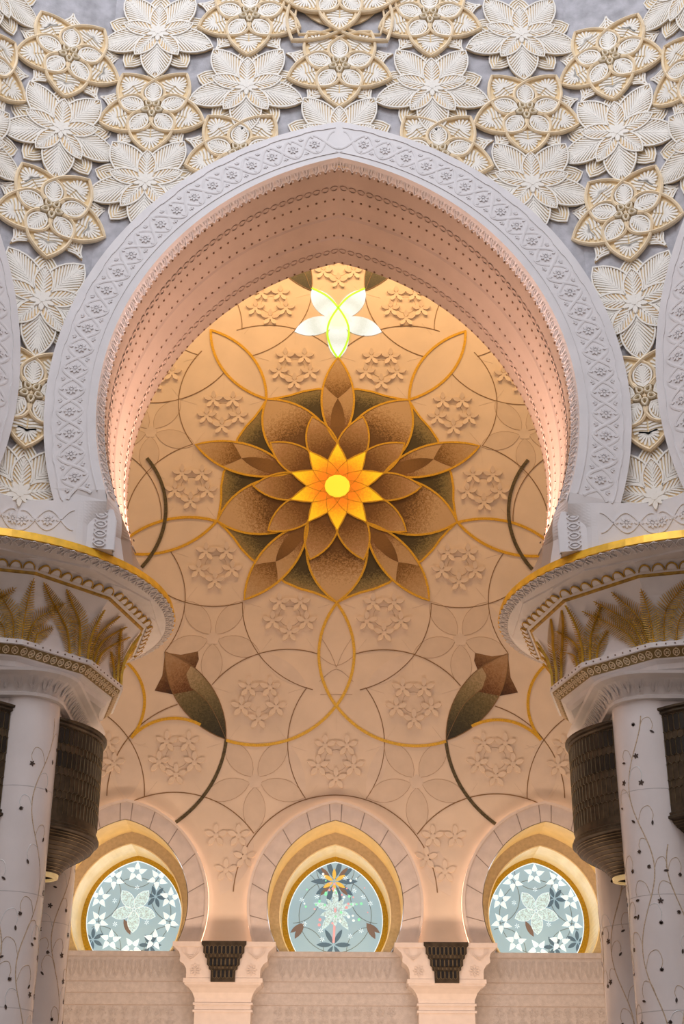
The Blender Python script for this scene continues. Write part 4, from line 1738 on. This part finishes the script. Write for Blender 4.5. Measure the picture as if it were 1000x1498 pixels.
        # flower picture of the middle pane
        fl = lambda n, r0, r1, hw, m, a0, x, y, nm, z=0.004: obj(nm, petals_mesh(n, r0, r1, hw, m, nm, a0, 0.014), None, pane, T((x, y, zc + z)))
        fl(10, 0.10, 0.62, 0.07, G_blue, 18, -0.03, 7.78, 'slate_petals', 0.002)
        fl(6, 0.03, 0.34, 0.05, G_amber, 0, -0.03, 7.78, 'amber_petals', 0.016)
        fl(4, 0.16, 0.52, 0.05, G_brown, 45, -0.03, 7.78, 'brown_petals', 0.01)
        for k, (a, l, hw) in enumerate(((0, .58, .085), (72, .60, .08), (-72, .60, .08), (110, .42, .065), (-110, .42, .065), (145, .62, .085), (-145, .62, .085), (180, .42, .07), (38, .38, .06), (-38, .38, .06))):
            mb = MB()
            mb.poly([rot2(p, a) for p in vesica((0, 0.04), (0, l), hw, 6)], 0, 0.014)
            obj('glitter_petal', mb, G_glit, pane, T((0.0, 7.03, zc + 0.02 + 0.001 * k)))
        mb = MB()
        mb.ribbon(smooth_path([(-0.03, 7.7), (0, 7.1), (-0.02, 6.6), (-0.04, 6.2)], 6), 0.06, 0, 0.01)
        obj('pink_stem', mb, G_pink, pane, T((0, 0, zc + 0.012)))
        for s in (-1, 1):
            mb = MB()
            mb.poly(vesica((s * 0.82, 6.72), (s * 1.05, 6.3), 0.08, 5), 0, 0.012)
            mb.poly(vesica((s * 0.84, 6.70), (s * 1.17, 6.45), 0.06, 5), 0, 0.014)
            obj('brown_tulip', mb, G_brown, pane, T((0, 0, zc + 0.003)))
        fl(6, 0.03, 0.45, 0.06, G_blue, 30, -0.04, 6.15, 'slate_petals', 0.006)
        for i in range(46):
            a, q = rr.uniform(0, 360), rr.uniform(0.3, 1.0)
            x, y = q * 0.92 * math.cos(R_(a)), 7.2 + q * 0.85 * math.sin(R_(a))
            mb = MB()
            r = rr.uniform(0.018, 0.045)
            mb.poly(arc(x, y, r, 0, 360, 6)[:-1], 0, 0.012)
            obj('glass_dot', mb, rr.choice([G_pink, G_green, G_green, G_white]), pane, T((0, 0, zc + 0.034)))
        for i in range(12):
            a, q = rr.uniform(0, 360), rr.uniform(0.55, 1.0)
            obj('spark_star', ME_tiny, None, pane, T((q * 0.95 * math.cos(R_(a)), 7.1 + q * 0.9 * math.sin(R_(a)), zc + 0.03)) @ RZ(a))

# pilasters with scalloped capitals and bronze grilles
GC = 0.098


def pilaster(x):
    root = obj('pilaster', None, mw=T((x, BACKY - 0.6, 0)))
    F = T((0, 0, EYE)) @ RX90     # local x, y up, z towards the hall
    mb = MB()
    mb.box(-0.66, 0.66, -EYE, 4.30, -0.6, 0)
    obj('pier', mb, M_pil, root, F)
    for h in (4.30, 4.14):
        mb = MB()
        mb.box(-0.70, 0.70, h - 0.03, h + 0.02, -0.6, 0.03)
        obj('bead', mb, M_pil, root, F)
    prof = [(0.66, 4.32), (0.67, 4.42), (0.72, 4.54), (0.80, 4.64), (0.90, 4.70), (0.90, 4.74)]
    rows = []
    for hw, h in prof:
        e = hw - 0.66
        rows.append([(-hw, h, -0.6), (-hw, h, e), (hw, h, e), (hw, h, -0.6)])
    mb = MB()
    mb.loft(rows, closed=False, flip=True)
    obj('cavetto', mb.mesh('cavetto', fix=False), M_pil, root, F)
    mb = MB()
    mb.box(-0.93, 0.93, 4.74, 4.84, -0.6, 0.26)
    obj('lower_slab', mb, M_pil, root, F)
    right = [(0.87, 4.84), (0.87, 4.98), (0.88, 5.06), (0.94, 5.16), (1.03, 5.22), (1.04, 5.26), (1.03, 5.34), (1.06, 5.44), (1.16, 5.53), (1.19, 5.56)]
    out = right + [(-a, b) for a, b in reversed(right)]
    mb = MB()
    mb.poly(out, -0.6, 0.24)
    obj('scalloped_body', mb.mesh('scalloped_body', fix=True), M_pil, root, F)
    mb = MB()
    mb.box(-1.22, 1.22, 5.56, 5.67, -0.6, 0.28)
    obj('upper_slab', mb, M_pil, root, F)
    for s in (-1, 1):
        mb = MB()
        for k in range(3):
            mb.ribbon(smooth_path([(s * 0.78 - 0.22 + 0.05 * k, 5.53), (s * 0.78 - 0.20 + 0.05 * k, 5.42), (s * 0.78 - 0.06, 5.30 + 0.03 * k), (s * 0.78, 5.26 + 0.045 * k), (s * 0.78 + 0.06, 5.30 + 0.03 * k), (s * 0.78 + 0.20 - 0.05 * k, 5.42), (s * 0.78 + 0.22 - 0.05 * k, 5.53)], 3), 0.016, 0.24, 0.262)
        obj('leaf_carving', mb, M_pil, root, F)
        mb = MB()
        for k in range(8):
            mb.ribbon([(s * 0.66 + p[0], 5.03 + p[1]) for p in [rot2(p, 45 * k) for p in vesica((0.03, 0), (0.14, 0), 0.03, 3)]], 0.013, 0.24, 0.258, closed=True)
        obj('rosette_carving', mb, M_pil, root, F)
    # stepped bronze grille
    rows = [(5.475, 0.150, 9, True), (5.335, 0.07, 8, False), (5.20, 0.150, 7, True), (5.065, 0.07, 6, False), (4.935, 0.150, 5, True)]
    edge = [(0.53, 5.68), (0.53, 5.60)]
    for (hc, hh, nc, _) in rows:
        edge += [(nc * GC / 2 + 0.045, hc + hh * 0.5), (nc * GC / 2 + 0.045, hc - hh * 0.4)]
    edge += [(0.285, 4.75)]
    out = edge + [(-a, b) for a, b in reversed(edge)]
    mb = MB()
    mb.poly(out, 0.26, 0.315)
    g = obj('grille', mb.mesh('grille', fix=True), M_bronze, root, F)
    for hc, hh, nc, tall in rows:
        for i in range(nc):
            x0 = (i - (nc - 1) / 2) * GC
            w = GC / 2 - 0.009
            ol = [(x0 - w, hc - hh / 2), (x0, hc - hh / 2 - 0.03), (x0 + w, hc - hh / 2), (x0 + w, hc + hh / 2), (x0, hc + hh / 2 + 0.03), (x0 - w, hc + hh / 2)]
            mb = MB()
            mb.poly(ol, 0.315, 0.318)
            obj('cell', mb, M_black if tall else M_bronze, g)
            mb = MB()
            mb.ribbon(ol, 0.014, 0.315, 0.33, closed=True)
            obj('cell_edge', mb, M_bronze_hi, g)
    return root


p0 = None
for x in (-2.63, 2.63):
    p = pilaster(x)
    tag(p, 'slim wall pilaster with scalloped capital and stepped bronze grille between two windows', 'pilaster', 'pilasters between the windows')

# ------------------------------------------------------------------ flower design of the end wall
H0 = 18.22


def on_rose(x=0, y=0, d=0.0):
    return on_back(x, H0 + y, d)


INL = [0]


def inlay(path, w, m, nm, z=0.008):
    INL[0] += 1
    z += 0.0009 * (INL[0] % 6)
    mb = MB()
    mb.ribbon(path, w, 0, z)
    return obj(nm, mb, m, wall_back, on_rose())


def inside(p):
    return abs(p[0]) < 7.3 and -10.8 < p[1] < 9.5


BASE_ARCS = []
RHO = 2.53
BASE_ARCS.append(arc(0, -3.5, 2.55, 180, 256, 20))
BASE_ARCS.append(arc(-1.27, -7.35, 2.50, 143, 72, 18))
BASE_ARCS.append(arc(1.27, -7.39, 2.52, 144, 216, 18))
seen_arcs = []
for k in range(5):
    for mir in (1, -1):
        for bi, b in enumerate(BASE_ARCS):
            if k in (2, 3) and bi == 2:
                pass
            pts = [rot2((mir * x, y), 72 * k) for x, y in b]
            mid = pts[len(pts) // 2]
            # keep clear of windows
            pts = [p for p in pts if inside(p)]
            if len(pts) > 4 and mid[1] > -9.6:
                inlay(pts, 0.022, M_line, 'inlay_line')
for mir in (1, -1):
    for pts in (arc(-4.09, -11.25, 2.52, 114, 36, 24), arc(-7.52, -8.88, 2.66, 1, 54, 16), arc(-3.4, -8.7, 2.42, 183, 108, 18), arc(0, -11.30, 2.52, 90, 178, 24)):
        pts = [(mir * x, y) for x, y in pts]
        # stop at the arches of the windows
        pts = [p for p in pts if all(not (p[1] < 9.25 - H0 and math.hypot(max(abs(p[0] - c) + 0.45, 0.45), p[1] + H0 - 6.66) < 2.66) for c, _ in WIN)]
        if len(pts) > 2:
            inlay(pts, 0.024, M_line, 'inlay_line')
# gold bands: lens at every second tip of the rosette, running on below
for k in range(5):
    for mir in (1, -1):
        pts = [rot2((mir * x, y), 72 * k) for x, y in arc(2.0, -4.97, 2.47, 180 - 36.5, 180 + 36.5, 24)]
        pts = [p for p in pts if inside(p)]
        if len(pts) > 4:
            inlay(pts, 0.075, M_gold, 'gold_band', 0.02)
for mir in (1, -1):
    for pts in (arc_between((-2.05, -4.97), (-0.01, -6.42), (-2.84, -7.36)), arc_between((-4.27, -8.18), (-5.3, -7.31), (-3.52, -6.95)), arc_between((-6.54, -6.4), (-5.3, -7.31), (-5.56, -5.24))):
        inlay([(mir * x, y) for x, y in pts], 0.075, M_gold, 'gold_band', 0.02)
    inlay([(mir * x, y) for x, y in arc_between((-5.72, -7.18), (-2.84, -7.34), (-4.03, -9.50))], 0.085, M_darkline, 'dark_band', 0.015)
    inlay([(mir * x, y) for x, y in arc_between((-7.45, -1.02), (-5.4, 0.88), (-5.34, -2.5))], 0.095, M_darkline, 'dark_band', 0.028)

# pale five-petalled inlays
ME_pp = plate(vesica((0, 0.14), (0, 1.34), 0.28, 8), 0, 0.007, M_petalpanel, 'petal_panel')
ME_pc = plate(arc(0, 0, 0.20, 54, 414, 5)[:-1], 0, 0.009, M_petalpanel2, 'pentagon_panel')
ME_po = setmat((lambda m_: (m_.ribbon(vesica((0, 0.14), (0, 1.34), 0.28, 8), 0.012, 0.0, 0.0085, closed=True), m_)[1])(MB()).mesh('petal_joint'), M_fine)
flowers5 = [rot2((0, 5.62), 72 * k) for k in range(1, 5)] + [(-2.06, -8.43), (2.06, -8.43)]
for i, (x, y) in enumerate(flowers5):
    rt = 36
    for k in range(5):
        pp = obj('petal_panel', ME_pp, None, wall_back, on_rose(x, y) @ RZ(72 * k + rt))
        obj('petal_joint', ME_po, None, pp)
    obj('pentagon_panel', ME_pc, None, wall_back, on_rose(x, y) @ RZ(36))
# faint fan-shaped petal panels between the circles
for mir in (1, -1):
    for a, b, sg in (((-0.76, -5.91), (-2.05, -4.94), 0.24), ((-1.28, -7.39), (-0.8, -8.87), 0.2), ((-5.3, -7.35), (-5.3, -8.9), 0.35), ((-4.56, -4.94), (-4.09, -3.5), 0.2), ((-2.08, -9.79), (-2.84, -11.3), 0.3)):
        mb = MB()
        mb.poly(vesica((mir * a[0], a[1]), (mir * b[0], b[1]), sg, 8), 0, 0.006)
        obj('petal_panel', mb, M_petalpanel2, wall_back, on_rose())
# fine sprig drawn inside the gold lens
for pts in ([(0, -5.35), (-0.18, -4.9), (-0.42, -4.5)], [(0, -5.35), (0.18, -4.9), (0.42, -4.5)], [(-0.5, -5.0), (0, -5.3), (0.5, -5.0)], [(-0.45, -5.75), (0, -5.4), (0.45, -5.75)], [(-0.42, -6.1), (0.42, -6.1)]):
    inlay(smooth_path(pts, 5), 0.012, M_fine, 'fine_joint', 0.005)

# star reliefs: five little stars set in a ring
sp = vesica((0, 0.045), (0, 0.295), 0.068, 5)


def star_petal_mesh():
    mb = MB()
    n = len(sp)
    # petal rises towards its tip and stands off the wall
    base = [(x, y, 0.0) for x, y in sp]
    top = [(x * 0.96, y, 0.026 + 0.034 * (y / 0.29)) for x, y in sp]
    mb.add(base + top, [(i, (i + 1) % n, n + (i + 1) % n, n + i) for i in range(n)] + [tuple(range(n, 2 * n))])
    return setmat(mb.mesh('petal', fix=True), M_star)


ME_sp = star_petal_mesh()
ME_sc = plate(arc(0, 0, 0.08, 54, 414, 5)[:-1], 0, 0.026, M_star, 'star')
mb = MB()
mb.ribbon(arc(0, 0, 0.29, 0, 360, 20)[:-1], 0.010, 0, 0.006, closed=True)
ME_sring = meshof(mb, M_fine, 'ring_joint')
ME_srad = setmat((lambda m_: ([m_.ribbon([rot2((0, 0.80), 72 * k), rot2((0, 1.30), 72 * k)], 0.009, 0, 0.004) for k in range(5)], m_)[1])(MB()).mesh('ray_joint'), M_petalpanel)
GROUPS = []
for k in range(10):
    GROUPS.append((4.10 * math.cos(R_(36 * k)), 4.10 * math.sin(R_(36 * k)),
                   {0: 'ring of relief stars level with the yellow core of the rosette', 1: 'ring of relief stars under an upper gold lens, beside the rosette', 2: 'ring of relief stars flanking the upright petal of the rosette',
                    6: 'ring of relief stars just under the sideways gold lens of the rosette', 7: 'ring of relief stars at the head of the upright gold lens'}[{5: 0, 4: 1, 3: 2, 9: 6, 8: 7}.get(k, k)],
                   'star rings around the rosette'))
for k in range(10):
    x, y = 6.55 * math.cos(R_(36 * k)), 6.55 * math.sin(R_(36 * k))
    if k in (0, 5):
        continue
    if y < -5:
        GROUPS.append((x, -6.31, 'ring of five relief stars between the gold lens and a tulip', 'star rings beside the gold lens'))
    elif y > 5:
        GROUPS.append((x, 6.12, 'ring of five relief stars beside the lit white flower', 'star rings by the white flower'))
    else:
        GROUPS.append((x, y, 'ring of five relief stars close to the edge of the great arch', 'star rings near the arch edge'))
GROUPS.append((0, -7.88, 'ring of five relief stars straight above the middle window', None))
GROUPS.append((0, 7.45, 'ring of five relief stars directly above the lit white flower', None))
for s in (-1, 1):
    GROUPS.append((s * 4.09, -7.80, 'ring of five relief stars inside the dark stem, above a side window', 'star rings above the side windows'))
    GROUPS.append((s * 2.72, -10.22, 'ring of relief stars low between two window arches', 'star rings between the window arches'))
    GROUPS.append((s * 6.15, -7.85, 'ring of relief stars half hidden behind a bronze lantern', 'star rings behind the lanterns'))


def star_ring(only=None):
    root = bpy.data.objects.new('star_relief', None)
    COL.objects.link(root)
    for i in range(5):
        a = 54 + 72 * i
        st_ = obj('star', ME_sc, None, root, T((0.48 * math.cos(R_(a)), 0.48 * math.sin(R_(a)), 0)))
        for k in range(5):
            obj('petal', ME_sp, None, st_, RZ(72 * k))
    obj('ring_joint', ME_sring, None, root)
    obj('ray_joint', ME_srad, None, root)
    return root


proto_star = star_ring()
for i, (x, y, lab, grp) in enumerate(GROUPS):
    r = proto_star if i == 0 else copy_tree(proto_star)
    r.matrix_basis = on_rose(x, y)
    tag(r, lab, 'wall relief', grp)
    if 'group' in r and grp is None:
        del r['group']
    if 'low between' in lab:
        # the window arches cover part of this ring
        for ch in list(r.children):
            if ch.name.startswith(('ring_joint', 'ray_joint')):
                bpy.data.objects.remove(ch)
                continue
            px, py = ch.matrix_basis.translation.x + x, ch.matrix_basis.translation.y + y + H0
            if any(math.hypot(abs(px - c) + 0.45, py - 6.66) < 2.93 for c, _ in WIN):
                for g_ in list(ch.children):
                    bpy.data.objects.remove(g_)
                bpy.data.objects.remove(ch)

# the great rosette
rose = obj('mosaic_rosette', None, mw=on_rose(0, 0))
tag(rose, 'large brown and gold flower rosette mosaic with a glowing yellow centre', 'mosaic')
prof = [(0, 3.50), (5, 3.36), (11, 3.27), (18, 3.26), (26, 3.24), (33, 3.14), (36, 3.10)]
out = []
for k in range(5):
    seg = [(54 + 72 * k + a, r) for a, r in prof] + [(54 + 72 * (k + 1) - a, r) for a, r in reversed(prof[1:-1])]
    out += [(r * math.cos(R_(a)), r * math.sin(R_(a))) for a, r in seg]
obj('back_disc', plate(out, 0, 0.010, M_back, 'back_disc'), None, rose)
mb = MB()
mb.ribbon(out, 0.06, 0.0, 0.022, closed=True)
obj('gold_outline', mb, M_gold, rose)


def outlined(nm, pts, z0, z1, m, rotdeg, w=0.055, zt=0.012):
    p = obj(nm, plate(pts, z0, z1, m, nm), None, rose, RZ(rotdeg))
    mb = MB()
    mb.ribbon(pts, w, z0, z1 + zt, closed=True)
    obj('gold_outline', mb, M_gold, p)
    return p


for k in range(5):
    outlined('broad_petal', vesica((0, 0.30), (0, 3.50), 0.84, 16), 0.010, 0.018 + 0.001 * k, M_mid, 72 * k + 36, 0.06)
ov = vesica((0, 1.37), (0, 4.25), 0.47, 16)
rr_ = (1.44 ** 2 + 0.47 ** 2) / (2 * 0.47)


def ow(y):
    return math.sqrt(rr_ ** 2 - (y - 2.81) ** 2) - (rr_ - 0.47)


for k in range(5):
    p = outlined('long_petal', ov, 0.018, 0.034, M_ops, 72 * k, 0.06)
    ys = [3.30 + (4.25 - 3.30) * i / 10 for i in range(11)]
    tipo = [(ow(y), y) for y in ys] + [(-ow(y), y) for y in reversed(ys[:-1])] + smooth_path([(-ow(3.3), 3.3), (-0.2, 3.05), (0, 2.86)], 3)[1:] + smooth_path([(0, 2.86), (0.2, 3.05), (ow(3.3), 3.3)], 3)[1:-1]
    obj('petal_tip', plate(tipo, 0.034, 0.038, M_opt, 'petal_tip'), None, p)
    obj('petal_lens', plate(vesica((0, 1.42), (0, 2.86), 0.2, 8), 0.034, 0.038, M_opl, 'petal_lens'), None, p)
for k in range(10):
    outlined('slender_petal', vesica((0, 0.30), (0, 2.36), 0.44, 12), 0.03, 0.044 + 0.003 * (k % 2), M_inner, 36 * k + 18, 0.05)
star = []
for i in range(10):
    a = 36 * i
    for (da, r) in ((0, 1.38), (8.5, 1.08), (18, 0.86), (27.5, 1.08)):
        star.append((r * math.sin(R_(a + da)), r * math.cos(R_(a + da))))
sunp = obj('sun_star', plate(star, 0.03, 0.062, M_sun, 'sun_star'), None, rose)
mb = MB()
mb.ribbon(star, 0.04, 0.03, 0.07, closed=True)
obj('gold_outline', mb, M_gold, sunp)
for k in range(10):
    mb = MB()
    mb.ribbon(vesica((0, -0.42), (0, 1.36), 0.30, 12), 0.018, 0.062, 0.066, closed=True)
    obj('gold_line', mb, mat('thin_gold', (0.75, 0.40, 0.02), 0.4), sunp, RZ(36 * k))
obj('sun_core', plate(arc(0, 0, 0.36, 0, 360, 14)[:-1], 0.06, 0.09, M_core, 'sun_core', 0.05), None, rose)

# the lit white flower above it
wf = obj('lit_flower', None, mw=on_rose(0, 5.58))
tag(wf, 'glowing white five-petalled glass flower edged with bright green', 'light')
for k in range(5):
    obj('petal', plate(vesica((0, 0.02), (0, 1.36), 0.315, 10), 0, 0.012 + 0.002 * k, M_wstar, 'petal'), None, wf, RZ(72 * k + 36))
obj('core', plate(arc(0, 0, 0.30, 54, 414, 5)[:-1], 0, 0.026, mat('lit_core_cream', (0.95, 0.85, 0.6), emit=(1.0, 0.88, 0.60), estr=0.75), 'core'), None, wf, RZ(36))
for mir in (1, -1):
    mb = MB()
    pth = smooth_path([(0.0, -1.36), (-0.20, -0.98), (-0.315, -0.52), (-0.26, -0.08), (0.0, 0.42), (0.34, 0.84), (0.80, 1.12)], 6)
    mb.ribbon([(mir * x, y) for x, y in pth], 0.055, 0, 0.036)
    obj('green_edge', mb, M_green, wf)

# tulips
for s in (-1, 1):
    for (rk, nm, lab, grp) in ((0, 'tulip_mosaic', 'brown and olive tulip mosaic on a dark curved stem above the side window', 'tulips above the side windows'),
                               (144, 'tulip_mosaic', 'brown tulip mosaic cut off by the arch beside the lit white flower', 'tulips at the head of the arch')):
        top, bot = (-4.56, -4.94), (-2.84, -7.34)
        if rk:
            bot = (-0.81, 6.62)
            top = (bot[0] + 2.95 * math.cos(R_(119)), bot[1] + 2.95 * math.sin(R_(119)))
        c = ((top[0] + bot[0]) / 2, (top[1] + bot[1]) / 2)
        dx, dy = top[0] - bot[0], top[1] - bot[1]
        ang = math.degrees(math.atan2(dy, dx)) - 90
        root = obj(nm, None, mw=on_rose() @ (Matrix.Scale(-1, 4, (1, 0, 0)) if s > 0 else Matrix()) @ T((c[0], c[1], 0)) @ RZ(ang))
        tag(root, lab, 'mosaic', grp)

        def lc(px, py):
            q = rot2((px - c[0], py - c[1]), -ang)
            return q
        L2 = 1.476
        sag = 0.48
        rl = (L2 ** 2 + sag ** 2) / (2 * sag)
        wd = lambda y: math.sqrt(max(0, rl * rl - y * y)) - (rl - sag)
        ysr = [-L2 + (2 * L2) * i / 20 for i in range(21)]
        yl, yr = 0.35, 0.75          # where the leaves begin on the left and right flank
        midp = (0.06, 0.12)
        # left leaf, right leaf, petal
        left = [(-wd(y), y) for y in ysr if y <= yl] + [(-wd(yl), yl), midp] + [(0.16, -0.35), (0.12, -0.85), (0.0, -L2)][:-1]
        right = [(wd(y), y) for y in ysr if y <= yr] + [(wd(yr), yr), (0.12, 0.62), (0.02, 0.25), midp, (0.16, -0.35), (0.12, -0.85)]
        pet = [(-wd(y), y) for y in ysr if y >= yl] + [(wd(y), y) for y in reversed(ysr) if y >= yr][1:] + [(wd(yr), yr), (0.12, 0.62), (0.02, 0.25), midp, (-wd(yl), yl)]
        for nm2, pts, m_ in (('leaf', left, M_tul_a), ('leaf', right, M_tul_a2), ('petal', pet, M_tul_b)):
            obj(nm2, plate(pts, 0, 0.014, m_, nm2), None, root)
        for pts in ([(-wd(1.40), 1.40), (-wd(0.35), 0.35), (-0.80, 0.72), (-0.42, 0.95)], [(wd(1.40), 1.40), (0.30, 1.16), (0.72, 0.98), (0.62, 0.78), (wd(0.62), 0.62)]):
            obj('sepal', plate(pts, 0, 0.010, M_tul_c, 'sepal'), None, root)
        mb = MB()
        mb.ribbon(vesica((0, -L2), (0, L2), sag, 14), 0.02, 0, 0.02, closed=True)
        obj('outline', mb, M_line, root)
        mb = MB()
        mb.ribbon(smooth_path([(wd(yr), yr), (0.12, 0.62), (0.02, 0.25), midp, (0.16, -0.35), (0.12, -0.85), (0, -L2)], 4), 0.014, 0, 0.018)
        obj('outline', mb, M_line, root)

# uplights standing on the column capitals at the feet of the arch
for s in (-1, 1):
    root = obj('cove_uplight', None, mw=T((s * 3.50, 26.2, 10.74 + EYE)))
    tag(root, 'small uplight on the capital rim washing the arch soffit', 'light', 'uplights on the capitals')
    mb = MB()
    mb.box(-0.05, 0.05, -0.55, 0.55, -0.02, 0.05)
    obj('housing', mb, M_white, root)
    d = bpy.data.lights.new('uplight_lamp', 'AREA')
    d.shape = 'RECTANGLE'
    d.size = 0.1
    d.size_y = 1.0
    d.energy = 190
    d.spread = R_(84)
    d.color = (1.0, 0.70, 0.62)
    lo = bpy.data.objects.new('uplight_lamp', d)
    COL.objects.link(lo)
    lo.parent = root
    lo.matrix_basis = T((0, 0, 0.07)) @ Matrix.Rotation(R_(180), 4, 'X') @ Matrix.Rotation(R_(-s * 15), 4, 'Y')
